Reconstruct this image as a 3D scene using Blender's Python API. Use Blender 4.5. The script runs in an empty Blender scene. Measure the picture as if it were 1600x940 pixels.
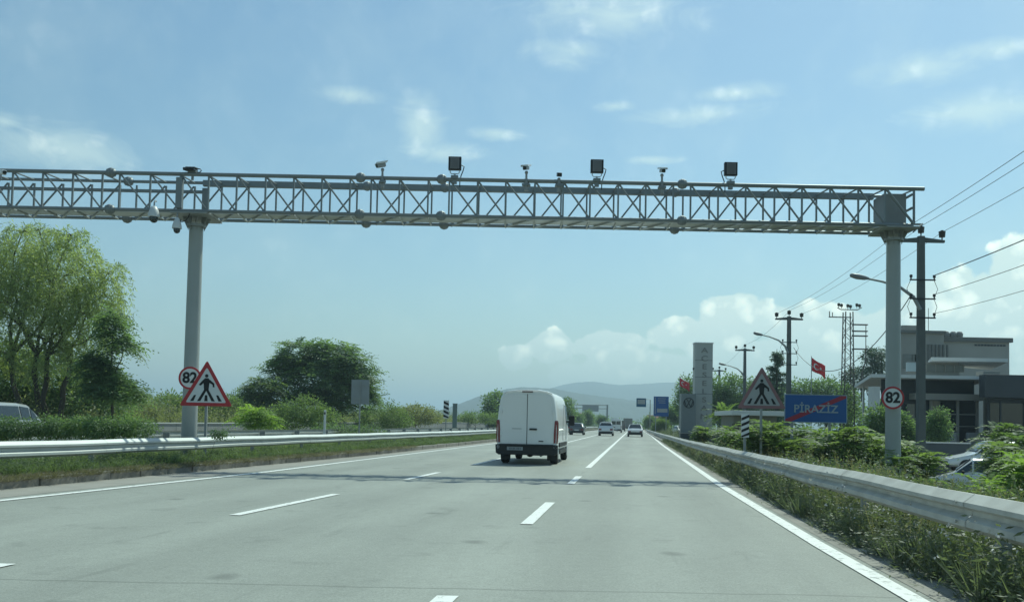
import bpy, bmesh, math, random
import numpy as np
from mathutils import Vector, Matrix
rng = np.random.default_rng(7); random.seed(7)
S = bpy.context.scene; COL = S.collection; R = math.radians

# ------------------------------------------------------------------ camera
F, CX, CY, H = 1400.0, 800.0, 603.0, 1.28
ROLL, PITCH = 0.0200, math.atan(58/1400)
fwd = np.array([0, math.cos(PITCH), math.sin(PITCH)]); r0 = np.array([1., 0, 0]); u0 = np.cross(r0, fwd)
rt = math.cos(ROLL)*r0+math.sin(ROLL)*u0; up = -math.sin(ROLL)*r0+math.cos(ROLL)*u0
cam = bpy.data.cameras.new('camera'); co = bpy.data.objects.new('camera', cam); COL.objects.link(co)
cam.sensor_width = 36; cam.lens = 31.5; cam.shift_y = 133/1600; cam.clip_start = 0.1; cam.clip_end = 40000
M = Matrix(((rt[0], up[0], -fwd[0], 0), (rt[1], up[1], -fwd[1], 0), (rt[2], up[2], -fwd[2], H), (0, 0, 0, 1)))
co.matrix_world = M; S.camera = co
def ray(x, y): return fwd+rt*(x-CX)/F-up*(y-CY)/F
def at(x, y, Y):
    d = ray(x, y); t = Y/d[1]; return (d[0]*t, Y, H+d[2]*t)
def gnd(x, y, z=0):
    d = ray(x, y); t = (z-H)/d[2]; return (d[0]*t, d[1]*t, z)

# ------------------------------------------------------------------ light and exposure
SUN_EL, SUN_AZ = 54, 35           # azimuth measured from +Y towards +X
w = bpy.data.worlds.new('World'); w.cycles.sampling_method = 'MANUAL'; w.cycles.sample_map_resolution = 512; S.world = w; w.use_nodes = True
nt = w.node_tree; N = nt.nodes; Lk = nt.links; N.clear()
def nn(t, **k):
    n = N.new(t)
    for a, b in k.items(): setattr(n, a, b)
    return n
wo = nn('ShaderNodeOutputWorld'); bg = nn('ShaderNodeBackground'); bg.inputs[1].default_value = 0.10
sky = nn('ShaderNodeTexSky', sky_type='NISHITA'); sky.sun_disc = False
sky.sun_elevation = R(SUN_EL); sky.sun_rotation = R(SUN_AZ)
sky.air_density = 1.3; sky.dust_density = .8; sky.ozone_density = 1.6; sky.altitude = 0
tc = nn('ShaderNodeTexCoord'); sp = nn('ShaderNodeSeparateXYZ'); Lk.new(tc.outputs['Generated'], sp.inputs[0])
def mth(op, a, b=None, c=None, clamp=False):
    m = nn('ShaderNodeMath', operation=op); m.use_clamp = clamp
    for i, v in enumerate((a, b, c)):
        if v is None: continue
        if isinstance(v, (int, float)): m.inputs[i].default_value = v
        else: Lk.new(v, m.inputs[i])
    return m.outputs[0]
az = mth('ARCTAN2', sp.outputs[0], sp.outputs[1]); el = mth('ARCSINE', sp.outputs[2])
cmb = nn('ShaderNodeCombineXYZ'); Lk.new(az, cmb.inputs[0]); Lk.new(el, cmb.inputs[1])
def noise(scale, detail, vec, rough=.55, dist=0):
    n = nn('ShaderNodeTexNoise'); n.inputs['Scale'].default_value = scale; n.inputs['Detail'].default_value = detail
    n.inputs['Roughness'].default_value = rough; n.inputs['Distortion'].default_value = dist
    Lk.new(vec, n.inputs['Vector']); return n.outputs['Fac']
def azel(x, y):
    d = ray(x, y); d = d/np.linalg.norm(d); return math.atan2(d[0], d[1]), math.asin(d[2])
def blob(x, y, rx, ry):
    a, e = azel(x, y); s_ = nn('ShaderNodeVectorMath', operation='SUBTRACT'); Lk.new(cmb.outputs[0], s_.inputs[0]); s_.inputs[1].default_value = (a, e, 0)
    m_ = nn('ShaderNodeVectorMath', operation='MULTIPLY'); Lk.new(s_.outputs[0], m_.inputs[0]); m_.inputs[1].default_value = (F/rx, F/ry, 0)
    l_ = nn('ShaderNodeVectorMath', operation='LENGTH'); Lk.new(m_.outputs[0], l_.inputs[0])
    return mth('SUBTRACT', 1.0, l_.outputs['Value'])
def allmax(lst):
    o = lst[0]
    for b in lst[1:]: o = mth('SMOOTH_MAX', o, b, .12)
    return o
cum = allmax([blob(*b) for b in [(1150,500,72,50),(1075,522,75,32),(950,540,75,30),(862,542,46,32),(805,560,34,26),
      (1255,512,85,46),(1370,525,120,46),(1510,480,130,62),(1600,430,60,60),(1000,585,190,44),(1300,580,300,80),(1600,570,260,140)]])
n1 = noise(34, 8, cmb.outputs[0], .6); n2 = noise(9, 6, cmb.outputs[0], .6, .3)
stv = nn('ShaderNodeVectorMath', operation='MULTIPLY'); Lk.new(cmb.outputs[0], stv.inputs[0]); stv.inputs[1].default_value = (1, 2.2, 1)
n3 = noise(14, 8, stv.outputs[0], .65, .8)
vo = nn('ShaderNodeTexVoronoi', feature='F1'); vo.voronoi_dimensions = '2D'; vo.inputs['Scale'].default_value = 26; vo.inputs['Detail'].default_value = 1.5; vo.inputs['Roughness'].default_value = .6
wv_ = nn('ShaderNodeMix', data_type='VECTOR'); wv_.inputs[0].default_value = .02
nv_ = nn('ShaderNodeTexNoise'); nv_.inputs['Scale'].default_value = 20; Lk.new(cmb.outputs[0], nv_.inputs['Vector']); Lk.new(cmb.outputs[0], wv_.inputs[4]); Lk.new(nv_.outputs['Color'], wv_.inputs[5])
Lk.new(wv_.outputs[1], vo.inputs['Vector'])
bil = mth('MULTIPLY', mth('SUBTRACT', .42, vo.outputs['Distance']), .9)
c1 = mth('ADD', mth('MULTIPLY_ADD', bil, .55, mth('MULTIPLY', cum, 1.5)), mth('MULTIPLY', mth('SUBTRACT', n1, .5), .8))
mr = nn('ShaderNodeMapRange', interpolation_type='SMOOTHSTEP'); Lk.new(c1, mr.inputs[0]); mr.inputs[1].default_value = .0; mr.inputs[2].default_value = .22; mr.inputs[4].default_value = .96
# cloud thins towards the hazy horizon
hz = nn('ShaderNodeMapRange', interpolation_type='SMOOTHSTEP'); Lk.new(el, hz.inputs[0]); hz.inputs[1].default_value = .02; hz.inputs[2].default_value = .125; hz.inputs[3].default_value = .25
cm = mth('MULTIPLY', mr.outputs[0], hz.outputs[0])
wis = allmax([blob(*b) for b in [(955,20,200,60),(890,80,100,30),(655,195,55,75),(690,240,110,22),(545,148,85,20),(95,232,140,48),
      (1145,146,90,18),(1450,105,130,32),(1570,75,110,22),(1540,172,140,38),(1090,180,150,24),(960,166,50,13),(775,208,60,16),(1025,250,60,10),(5,190,40,18)]])
c2 = mth('ADD', wis, mth('MULTIPLY', mth('SUBTRACT', n3, .5), 1.5))
mw = nn('ShaderNodeMapRange', interpolation_type='SMOOTHSTEP'); Lk.new(c2, mw.inputs[0]); mw.inputs[1].default_value = .0; mw.inputs[2].default_value = 1.25; mw.inputs[4].default_value = .55
base_w = mth('MULTIPLY', mth('SUBTRACT', n2, .42, clamp=True), .35)
cl = mth('MAXIMUM', cm, mth('MAXIMUM', mw.outputs[0], base_w))
mix = nn('ShaderNodeMix', data_type='RGBA'); Lk.new(cl, mix.inputs[0])
tint = nn('ShaderNodeMix', data_type='RGBA', blend_type='MULTIPLY'); tint.inputs[0].default_value = 1
Lk.new(sky.outputs[0], tint.inputs[6]); tint.inputs[7].default_value = (.88, .945, .99, 1)
Lk.new(tint.outputs[2], mix.inputs[6])
cshade = nn('ShaderNodeMix', data_type='RGBA'); csf = mth('MULTIPLY_ADD', bil, 2.0, mth('MULTIPLY_ADD', n1, 2.4, -.75), clamp=True); Lk.new(csf, cshade.inputs[0]); cshade.inputs[6].default_value = (8.6, 9.2, 8.9, 1); cshade.inputs[7].default_value = (14.5, 13.8, 12.4, 1)
Lk.new(cshade.outputs[2], mix.inputs[7])
Lk.new(mix.outputs[2], bg.inputs[0]); Lk.new(bg.outputs[0], wo.inputs[0])

sl = bpy.data.lights.new('sun', 'SUN'); sl.energy = 4.0; sl.angle = R(.53); sl.color = (1, .965, .86)
so = bpy.data.objects.new('sun', sl); COL.objects.link(so)
sd = Vector((math.sin(R(SUN_AZ))*math.cos(R(SUN_EL)), math.cos(R(SUN_AZ))*math.cos(R(SUN_EL)), math.sin(R(SUN_EL))))
so.rotation_euler = sd.to_track_quat('Z', 'Y').to_euler(); so.location = (0, 0, 50)
vs = S.view_settings; vs.view_transform = 'Standard'; vs.look = 'None'; vs.gamma = 1; vs.exposure = 0.09; vs.use_white_balance = True; vs.white_balance_temperature = 6100; vs.white_balance_tint = -8; vs.use_curve_mapping = False
S.render.engine = 'CYCLES'; S.cycles.volume_bounces = 0; S.cycles.transparent_max_bounces = 8; S.cycles.max_bounces = 6

# ------------------------------------------------------------------ materials
MATS = {}
def mat(name, c, rough=.6, metal=0., var=.12, vs_=3., spec=.4, bump=0., bs=40., c2=None, coat=0.):
    if name in MATS: return MATS[name]
    m = bpy.data.materials.new(name); m.use_nodes = True; t = m.node_tree; b = t.nodes['Principled BSDF']
    b.inputs['Roughness'].default_value = rough; b.inputs['Metallic'].default_value = metal; b.inputs['Specular IOR Level'].default_value = spec
    b.inputs['Coat Weight'].default_value = coat
    g = t.nodes.new('ShaderNodeNewGeometry'); n = t.nodes.new('ShaderNodeTexNoise'); n.inputs['Scale'].default_value = vs_; n.inputs['Detail'].default_value = 5
    t.links.new(g.outputs['Position'], n.inputs['Vector'])
    mx = t.nodes.new('ShaderNodeMix'); mx.data_type = 'RGBA'; t.links.new(n.outputs['Fac'], mx.inputs[0])
    a = [max(0, v*(1-var)) for v in c]; bb = list(c2) if c2 else [min(1, v*(1+var)) for v in c]
    mx.inputs[6].default_value = (*a, 1); mx.inputs[7].default_value = (*bb, 1)
    t.links.new(mx.outputs[2], b.inputs['Base Color'])
    if bump:
        n2_ = t.nodes.new('ShaderNodeTexNoise'); n2_.inputs['Scale'].default_value = bs; n2_.inputs['Detail'].default_value = 4; t.links.new(g.outputs['Position'], n2_.inputs['Vector'])
        bp = t.nodes.new('ShaderNodeBump'); bp.inputs['Strength'].default_value = bump; bp.inputs['Distance'].default_value = .02
        t.links.new(n2_.outputs['Fac'], bp.inputs['Height']); t.links.new(bp.outputs[0], b.inputs['Normal'])
    MATS[name] = m; return m
def leafmat(name, ca, cb, trans=.35, hs=.6):
    if name in MATS: return MATS[name]
    m = bpy.data.materials.new(name); m.use_nodes = True; t = m.node_tree; t.nodes.clear()
    o = t.nodes.new('ShaderNodeOutputMaterial'); g = t.nodes.new('ShaderNodeNewGeometry')
    n = t.nodes.new('ShaderNodeTexNoise'); n.inputs['Scale'].default_value = hs; n.inputs['Detail'].default_value = 3; t.links.new(g.outputs['Position'], n.inputs['Vector'])
    md = t.nodes.new('ShaderNodeMath'); md.operation = 'MULTIPLY_ADD'; md.use_clamp = True
    t.links.new(g.outputs['Random Per Island'], md.inputs[0]); md.inputs[1].default_value = .55
    mm = t.nodes.new('ShaderNodeMath'); mm.operation = 'MULTIPLY_ADD'; t.links.new(n.outputs['Fac'], mm.inputs[0]); mm.inputs[1].default_value = 1.6; mm.inputs[2].default_value = -.6
    t.links.new(mm.outputs[0], md.inputs[2])
    mx = t.nodes.new('ShaderNodeMix'); mx.data_type = 'RGBA'; t.links.new(md.outputs[0], mx.inputs[0]); mx.inputs[6].default_value = (*ca, 1); mx.inputs[7].default_value = (*cb, 1)
    d = t.nodes.new('ShaderNodeBsdfPrincipled'); d.inputs['Roughness'].default_value = .55; d.inputs['Specular IOR Level'].default_value = .3
    tr = t.nodes.new('ShaderNodeBsdfTranslucent')
    t.links.new(mx.outputs[2], d.inputs['Base Color'])
    gm = t.nodes.new('ShaderNodeMix'); gm.data_type = 'RGBA'; gm.blend_type = 'MULTIPLY'; gm.inputs[0].default_value = 1; t.links.new(mx.outputs[2], gm.inputs[6]); gm.inputs[7].default_value = (1.5, 1.7, .7, 1)
    t.links.new(gm.outputs[2], tr.inputs[0])
    ms = t.nodes.new('ShaderNodeMixShader'); ms.inputs[0].default_value = trans; t.links.new(d.outputs[0], ms.inputs[1]); t.links.new(tr.outputs[0], ms.inputs[2]); t.links.new(ms.outputs[0], o.inputs[0])
    MATS[name] = m; return m
galv = mat('galvanised_steel', (.50, .52, .51), .45, .55, .15, 2.5)
galv_d = mat('weathered_galvanised_steel', (.30, .315, .31), .55, .3, .22, 3)
truss_m = mat('grey_painted_steel', (.22, .24, .245), .5, .25, .18, 2)
post_m = mat('post_steel', (.36, .38, .365), .5, .15, .12, 1.2)
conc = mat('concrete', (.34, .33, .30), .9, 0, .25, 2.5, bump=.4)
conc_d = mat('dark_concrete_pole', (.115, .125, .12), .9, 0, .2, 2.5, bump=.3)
white_p = mat('white_paint', (.78, .79, .78), .35, 0, .03, 1.2, coat=.5)
def worn_paint():
    m = mat('road_white', (.72, .73, .70), .7, 0, .05, 6, c2=(.78, .78, .75)); t = m.node_tree; b = t.nodes['Principled BSDF']; g = t.nodes.new('ShaderNodeNewGeometry'); src = b.inputs['Base Color'].links[0].from_socket
    n = t.nodes.new('ShaderNodeTexNoise'); n.inputs['Scale'].default_value = 9; n.inputs['Detail'].default_value = 8; n.inputs['Roughness'].default_value = .7; t.links.new(g.outputs['Position'], n.inputs['Vector'])
    q = t.nodes.new('ShaderNodeMapRange'); t.links.new(n.outputs['Fac'], q.inputs[0]); q.inputs[1].default_value = .55; q.inputs[2].default_value = .64; q.inputs[4].default_value = .85
    x = t.nodes.new('ShaderNodeMix'); x.data_type = 'RGBA'; t.links.new(q.outputs[0], x.inputs[0]); t.links.new(src, x.inputs[6]); x.inputs[7].default_value = (.24, .25, .23, 1); t.links.new(x.outputs[2], b.inputs['Base Color']); return m
road_w = worn_paint()
sign_w = mat('sign_white', (.72, .73, .72), .4, 0, .04)
sign_wf = mat('faded_sign_white', (.36, .37, .37), .6, 0, .1)
sign_r = mat('sign_red', (.42, .035, .045), .4, 0, .08)
sign_rf = mat('faded_sign_red', (.25, .14, .145), .6, 0, .2)
sign_b = mat('sign_blue', (.018, .09, .30), .35, 0, .06)
sign_k = mat('sign_black', (.012, .013, .014), .5, 0, .05)
sign_g = mat('sign_back_grey', (.28, .30, .31), .5, .2, .1)
black = mat('black_plastic', (.018, .02, .022), .5, 0, .15, 8)
rubber = mat('tyre_rubber', (.02, .02, .021), .85, 0, .2, 8)
glass = mat('dark_glass', (.02, .028, .032), .06, 0, .1, 2, spec=.8)
glass_b = mat('office_glass', (.045, .07, .08), .08, 0, .25, .8, spec=.9)
tail_r = mat('tail_lamp_red', (.16, .018, .028), .2, 0, .1, 6, spec=.8)
lens_w = mat('lamp_lens', (.6, .6, .6), .15, 0, .05, spec=.8)
bark = mat('bark', (.085, .075, .06), .9, 0, .3, 6, bump=.6)
cream = mat('white_render', (.66, .66, .63), .8, 0, .08, .6)
greyw = mat('grey_render', (.31, .30, .27), .85, 0, .18, .5)
darkcl = mat('dark_cladding', (.035, .045, .055), .5, 0, .25, .8)
flag_r = mat('flag_red', (.55, .02, .03), .8, 0, .1)
earth = mat('dry_earth', (.20, .18, .145), .95, 0, .3, 1.5, bump=.5, bs=12)

# ------------------------------------------------------------------ builders
class MB:
    def __init__(s): s.v = []; s.f = []; s.n = 0
    def add(s, v, f):
        v = np.asarray(v, float).reshape(-1, 3); s.v.append(v); s.f += [tuple(i+s.n for i in q) for q in f]; s.n += len(v); return s
    def box(s, c, d, rz=0, rx=0):
        x, y, z = [k/2 for k in d]; v = np.array([(-x,-y,-z),(x,-y,-z),(x,y,-z),(-x,y,-z),(-x,-y,z),(x,-y,z),(x,y,z),(-x,y,z)])
        if rx: v = v@np.array(Matrix.Rotation(rx, 3, 'X')).T
        if rz: v = v@np.array(Matrix.Rotation(rz, 3, 'Z')).T
        return s.add(v+np.array(c), [(0,3,2,1),(4,5,6,7),(0,1,5,4),(1,2,6,5),(2,3,7,6),(3,0,4,7)])
    def tube(s, pts, rad, n=8, cap=True):
        pts = [Vector(p) for p in pts]; k = len(pts); rad = [rad]*k if isinstance(rad, (int, float)) else rad
        vs_ = []; 
        for i, p in enumerate(pts):
            t = (pts[min(i+1, k-1)]-pts[max(i-1, 0)]).normalized()
            a = t.orthogonal().normalized() if i == 0 else (pa-t*pa.dot(t)).normalized()
            pa = a; b = t.cross(a)
            for j in range(n):
                th = 2*math.pi*j/n; vs_.append(p+(a*math.cos(th)+b*math.sin(th))*rad[i])
        f = [(i*n+j, i*n+(j+1)%n, (i+1)*n+(j+1)%n, (i+1)*n+j) for i in range(k-1) for j in range(n)]
        if cap: f += [tuple(range(n))[::-1], tuple((k-1)*n+j for j in range(n))]
        return s.add([tuple(q) for q in vs_], f)
    def cyl(s, p, q, r, r2=None, n=12): return s.tube([p, q], [r, r2 if r2 is not None else r], n)
    def sph(s, c, r, n=10, sx=1, sy=1, sz=1):
        v = [(0, 0, 1)]; m = n//2
        for i in range(1, m):
            for j in range(n): a = math.pi*i/m; b = 2*math.pi*j/n; v.append((math.sin(a)*math.cos(b), math.sin(a)*math.sin(b), math.cos(a)))
        v.append((0, 0, -1)); f = [(0, 1+j, 1+(j+1)%n) for j in range(n)]
        for i in range(m-2):
            for j in range(n): f.append((1+i*n+j, 1+(i+1)*n+j, 1+(i+1)*n+(j+1)%n, 1+i*n+(j+1)%n))
        l = len(v)-1; f += [(l, 1+(m-2)*n+(j+1)%n, 1+(m-2)*n+j) for j in range(n)]
        return s.add(np.array(v)*np.array([r*sx, r*sy, r*sz])+np.array(c), f)
    def poly(s, pts, t, axis='y', off=0.):      # flat outline in x,z given thickness t towards +y
        k = len(pts); a = [(x, off, z) for x, z in pts]; b = [(x, off+t, z) for x, z in pts]
        f = [tuple(range(k)), tuple(range(2*k-1, k-1, -1))]+[(i, i+k, (i+1) % k+k, (i+1) % k) for i in range(k)]
        return s.add(a+b, f)
    def mesh(s, name):
        me = bpy.data.meshes.new(name)
        if s.v: me.from_pydata(np.concatenate(s.v).tolist(), [], s.f)
        me.validate(); me.update(); return me
def obj(name, mb, m, parent=None, world=False, smooth=False, bevel=0, label=None):
    me = mb.mesh(name) if isinstance(mb, MB) else mb
    if world and parent is not None:
        me.transform(parent.matrix_basis.inverted())
    bm = bmesh.new(); bm.from_mesh(me); bmesh.ops.recalc_face_normals(bm, faces=bm.faces)
    if bevel: bmesh.ops.bevel(bm, geom=[e for e in bm.edges if len(e.link_faces) == 2 and e.calc_face_angle(0) > .6], offset=bevel, segments=2, affect='EDGES', profile=.6)
    bm.to_mesh(me); bm.free()
    o = bpy.data.objects.new(name, me); COL.objects.link(o); o.data.materials.append(m)
    if smooth:
        me.shade_smooth() if smooth is True else me.shade_auto_smooth(angle=smooth) if hasattr(me, 'shade_auto_smooth') else None
        if smooth is not True:
            for p in me.polygons: p.use_smooth = True
            me.set_sharp_from_angle(angle=smooth)
    if parent is not None: o.parent = parent
    if label: o['label'] = label
    return o
def tag(o, label=None, cat=None, group=None, kind=None):
    if label: o['label'] = label
    if cat: o['category'] = cat
    if group: o['group'] = group
    if kind: o['kind'] = kind
    return o
def thing(name, loc, label, cat, group=None, rz=0):
    o = bpy.data.objects.new(name, None); COL.objects.link(o); o.location = loc; o.rotation_euler = (0, 0, rz); o.empty_display_size = .2
    o.matrix_basis = Matrix.Translation(Vector(loc))@Matrix.Rotation(rz, 4, 'Z')
    return tag(o, label, cat, group)
def copy_tree(o, parent=None):
    c = o.copy(); COL.objects.link(c)
    if parent: c.parent = parent
    for ch in [k for k in ALLCH.get(o.name, [])]: copy_tree(ch, c)
    return c
ALLCH = {}
def index_children():
    ALLCH.clear()
    for o in S.objects:
        if o.parent: ALLCH.setdefault(o.parent.name, []).append(o)
def npmesh(name, v, f):          # fast mesh from arrays of quads
    me = bpy.data.meshes.new(name); nv, nf = len(v), len(f)
    me.vertices.add(nv); me.vertices.foreach_set('co', np.ascontiguousarray(v, np.float32).ravel())
    me.loops.add(nf*4); me.loops.foreach_set('vertex_index', np.ascontiguousarray(f, np.int32).ravel())
    me.polygons.add(nf); me.polygons.foreach_set('loop_start', np.arange(0, nf*4, 4, dtype=np.int32))
    me.update(calc_edges=True); return me
def npobj(name, v, f, m, parent=None, label=None):
    if parent is not None: v = v-np.array(parent.location)[None, :]
    me = npmesh(name, v, f); me.materials.append(m); o = bpy.data.objects.new(name, me); COL.objects.link(o)
    if parent is not None: o.parent = parent
    return o
def textmesh(s, size, thick=.0, bold=.0, align='CENTER'):
    c = bpy.data.curves.new('t', 'FONT'); c.body = s; c.size = size; c.align_x = align; c.align_y = 'CENTER'; c.extrude = thick; c.offset = bold
    o = bpy.data.objects.new('t', c); COL.objects.link(o); bpy.context.view_layer.update()
    me = bpy.data.meshes.new_from_object(o.evaluated_get(bpy.context.evaluated_depsgraph_get())); bpy.data.objects.remove(o)
    me.transform(Matrix.Rotation(R(90), 4, 'X')); return me     # stands in x,z and faces -y

# ------------------------------------------------------------------ road lines (offsets s from the middle lane line)
def Cx(Y): return -1.35+.137*Y
def itp(Y, tab): return float(np.interp(Y, [a for a, b in tab], [b for a, b in tab]))
RE = [(0, 3.65), (7, 3.5), (10, 3.42), (20, 3.28), (60, 3.3), (115, 3.6), (200, 3.7)]
LD = [(0, -4.0), (8, -3.95), (12, -3.87), (20, -3.62), (29, -3.47), (60, -3.4)]
LE = [(0, -8.2), (13, -7.9), (21, -7.42), (45, -7.4), (60, -7.35)]
KB = [(0, -9.6), (15, -9.25), (20, -9.0), (27, -8.65), (35, -8.35), (50, -8.2)]
RAILR = [(0, 4.25), (7, 4.15), (14, 4.02), (40, 3.95)]
RZ = [(0, .79), (10, .78), (20, .73), (43, .65), (94, .60), (200, .6)]
YS = sorted(set([-12, -6, 0, 3, 5, 6, 7, 8, 9, 10]+list(range(11, 60, 1))+list(range(60, 200, 5))+list(range(200, 1500, 50))))
def strip(name, sa, sb, za, zb, m, Y0=-12, Y1=1400, parent=None, kind='structure', ys=None):
    mb = MB(); v = []; ys = ys or [y for y in YS if Y0 <= y <= Y1]
    for y in ys:
        a = itp(y, sa) if isinstance(sa, list) else sa; b = itp(y, sb) if isinstance(sb, list) else sb
        v += [(Cx(y)+a, y, za), (Cx(y)+b, y, zb)]
    mb.add(v, [(2*i, 2*i+1, 2*i+3, 2*i+2) for i in range(len(ys)-1)])
    o = obj(name, mb, m, parent)
    if not parent and kind: o['kind'] = kind
    return o
# asphalt
def asphalt(name, base=(.275, .288, .256)):
    m = bpy.data.materials.new(name); m.use_nodes = True; t = m.node_tree; b = t.nodes['Principled BSDF']; b.inputs['Roughness'].default_value = .70; b.inputs['Specular IOR Level'].default_value = .35
    g = t.nodes.new('ShaderNodeNewGeometry')
    mp = t.nodes.new('ShaderNodeMapping'); mp.vector_type = 'TEXTURE'; mp.inputs['Rotation'].default_value = (0, 0, -math.atan(.137)); mp.inputs['Scale'].default_value = (1, 9, 1); t.links.new(g.outputs['Position'], mp.inputs[0])
    def nz(vec, sc, det, lo, hi, a, bb, rough=.6):
        n = t.nodes.new('ShaderNodeTexNoise'); n.inputs['Scale'].default_value = sc; n.inputs['Detail'].default_value = det; n.inputs['Roughness'].default_value = rough; t.links.new(vec, n.inputs['Vector'])
        r = t.nodes.new('ShaderNodeMapRange'); t.links.new(n.outputs['Fac'], r.inputs[0]); r.inputs[1].default_value = lo; r.inputs[2].default_value = hi; r.inputs[3].default_value = a; r.inputs[4].default_value = bb
        return r.outputs[0]
    L = [nz(mp.outputs[0], .9, 5, .3, .7, .90, 1.08), nz(g.outputs['Position'], .22, 6, .3, .7, .92, 1.08), nz(g.outputs['Position'], 45, 4, .3, .7, .76, 1.22, .75), nz(g.outputs['Position'], 16, 5, .3, .7, .93, 1.06, .7),
         nz(g.outputs['Position'], 1.4, 4, .60, .72, 1, .82), nz(mp.outputs[0], 3.2, 4, .62, .75, 1, .82), nz(mp.outputs[0], .35, 5, .35, .65, .93, 1.05), nz(g.outputs['Position'], 7, 5, .3, .75, .95, 1.05)]
    # faint transverse joints
    sx = t.nodes.new('ShaderNodeSeparateXYZ'); t.links.new(g.outputs['Position'], sx.inputs[0])
    n = t.nodes.new('ShaderNodeTexNoise'); n.inputs['Scale'].default_value = .7; t.links.new(g.outputs['Position'], n.inputs['Vector'])
    ad = t.nodes.new('ShaderNodeMath'); ad.operation = 'MULTIPLY_ADD'; t.links.new(n.outputs['Fac'], ad.inputs[0]); ad.inputs[1].default_value = .22; t.links.new(sx.outputs[1], ad.inputs[2])
    for y0, wd, k in ((7.08, .025, .72), (60.5, .6, .8), (46, .35, .9), (80, 1.5, .85)):
        s1 = t.nodes.new('ShaderNodeMath'); s1.operation = 'SUBTRACT'; t.links.new(ad.outputs[0], s1.inputs[0]); s1.inputs[1].default_value = y0
        s2 = t.nodes.new('ShaderNodeMath'); s2.operation = 'ABSOLUTE'; t.links.new(s1.outputs[0], s2.inputs[0])
        s3 = t.nodes.new('ShaderNodeMapRange'); t.links.new(s2.outputs[0], s3.inputs[0]); s3.inputs[1].default_value = wd*.6; s3.inputs[2].default_value = wd; s3.inputs[3].default_value = k; s3.inputs[4].default_value = 1
        L.append(s3.outputs[0])
    la = t.nodes.new('ShaderNodeMath'); la.operation = 'MULTIPLY_ADD'; t.links.new(sx.outputs[1], la.inputs[0]); la.inputs[1].default_value = -.137; t.links.new(sx.outputs[0], la.inputs[2])
    wb = t.nodes.new('ShaderNodeMath'); wb.operation = 'MULTIPLY_ADD'; t.links.new(n.outputs['Fac'], wb.inputs[0]); wb.inputs[1].default_value = .35; t.links.new(la.outputs[0], wb.inputs[2])
    fr_ = t.nodes.new('ShaderNodeMath'); fr_.operation = 'MULTIPLY'; t.links.new(wb.outputs[0], fr_.inputs[0]); fr_.inputs[1].default_value = 2*math.pi/1.72
    sn = t.nodes.new('ShaderNodeMath'); sn.operation = 'SINE'; t.links.new(fr_.outputs[0], sn.inputs[0])
    sr = t.nodes.new('ShaderNodeMapRange'); t.links.new(sn.outputs[0], sr.inputs[0]); sr.inputs[1].default_value = -1; sr.inputs[2].default_value = 1; sr.inputs[3].default_value = .94; sr.inputs[4].default_value = 1.03; L.append(sr.outputs[0])
    vo_ = t.nodes.new('ShaderNodeTexVoronoi'); vo_.voronoi_dimensions = '2D'; vo_.inputs['Scale'].default_value = .36; mp2 = t.nodes.new('ShaderNodeMapping'); mp2.inputs['Scale'].default_value = (1.0, .8, 1); t.links.new(g.outputs['Position'], mp2.inputs[0]); nd = t.nodes.new('ShaderNodeTexNoise'); nd.inputs['Scale'].default_value = 5; t.links.new(g.outputs['Position'], nd.inputs['Vector'])
    ms_ = t.nodes.new('ShaderNodeMix'); ms_.data_type = 'VECTOR'; ms_.inputs[0].default_value = .12; t.links.new(mp2.outputs[0], ms_.inputs[4]); t.links.new(nd.outputs['Color'], ms_.inputs[5]); t.links.new(ms_.outputs[1], vo_.inputs['Vector'])
    vr = t.nodes.new('ShaderNodeMapRange'); t.links.new(vo_.outputs['Distance'], vr.inputs[0]); vr.inputs[1].default_value = .015; vr.inputs[2].default_value = .05; vr.inputs[3].default_value = .68; vr.inputs[4].default_value = 1; L.append(vr.outputs[0])
    cur = L[0]
    for k in L[1:]:
        mm = t.nodes.new('ShaderNodeMath'); mm.operation = 'MULTIPLY'; t.links.new(cur, mm.inputs[0]); t.links.new(k, mm.inputs[1]); cur = mm.outputs[0]
    vm = t.nodes.new('ShaderNodeVectorMath'); vm.operation = 'SCALE'; vm.inputs[0].default_value = base; t.links.new(cur, vm.inputs['Scale']); t.links.new(vm.outputs[0], b.inputs['Base Color'])
    n = t.nodes.new('ShaderNodeTexNoise'); n.inputs['Scale'].default_value = 90; t.links.new(g.outputs['Position'], n.inputs['Vector'])
    bp = t.nodes.new('ShaderNodeBump'); bp.inputs['Strength'].default_value = .35; bp.inputs['Distance'].default_value = .01; t.links.new(n.outputs['Fac'], bp.inputs['Height']); t.links.new(bp.outputs[0], b.inputs['Normal'])
    return m
asph = asphalt('asphalt')
shoulder = mat('dusty_shoulder', (.27, .26, .23), .9, 0, .2, 1.8, c2=(.34, .325, .29), bump=.3, bs=30)

# ------------------------------------------------------------------ ground
def gz(s, Y):
    z = -.03
    if s > 5.2:
        k = min(1, (s-5.2)/4.5); f = max(0, min(1, (150-Y)/40)); f2 = max(0, min(1, (Y+5)/8)); z = -.03-1.1*k*k*(3-2*k)*f
    if s < -9.3 and s > -15.2: z = -.03
    if s < -27: z = -.03+min(.5, (-27-s)*.06)
    return z
ss = [-8500, -2500, -600, -150, -80, -50, -40, -33, -30, -27, -25, -15.2, -9.0, -4, 0, 3.9, 4.5, 5.2, 5.8, 6.5, 7.2, 8, 9, 10, 13, 20, 35, 60, 120, 400, 1500, 8500]
gy = [-400, -60, -12]+list(range(0, 200, 8))+[220, 260, 320, 420, 600, 1000, 2000, 4000, 8000, 12000]
gv = [(Cx(y)+s, y, gz(s, y)) for y in gy for s in ss]; ns = len(ss)
ground_m = mat('ground_soil_grass', (.055, .075, .035), .95, 0, .3, .35, c2=(.13, .125, .07), bump=.5, bs=6)
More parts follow.
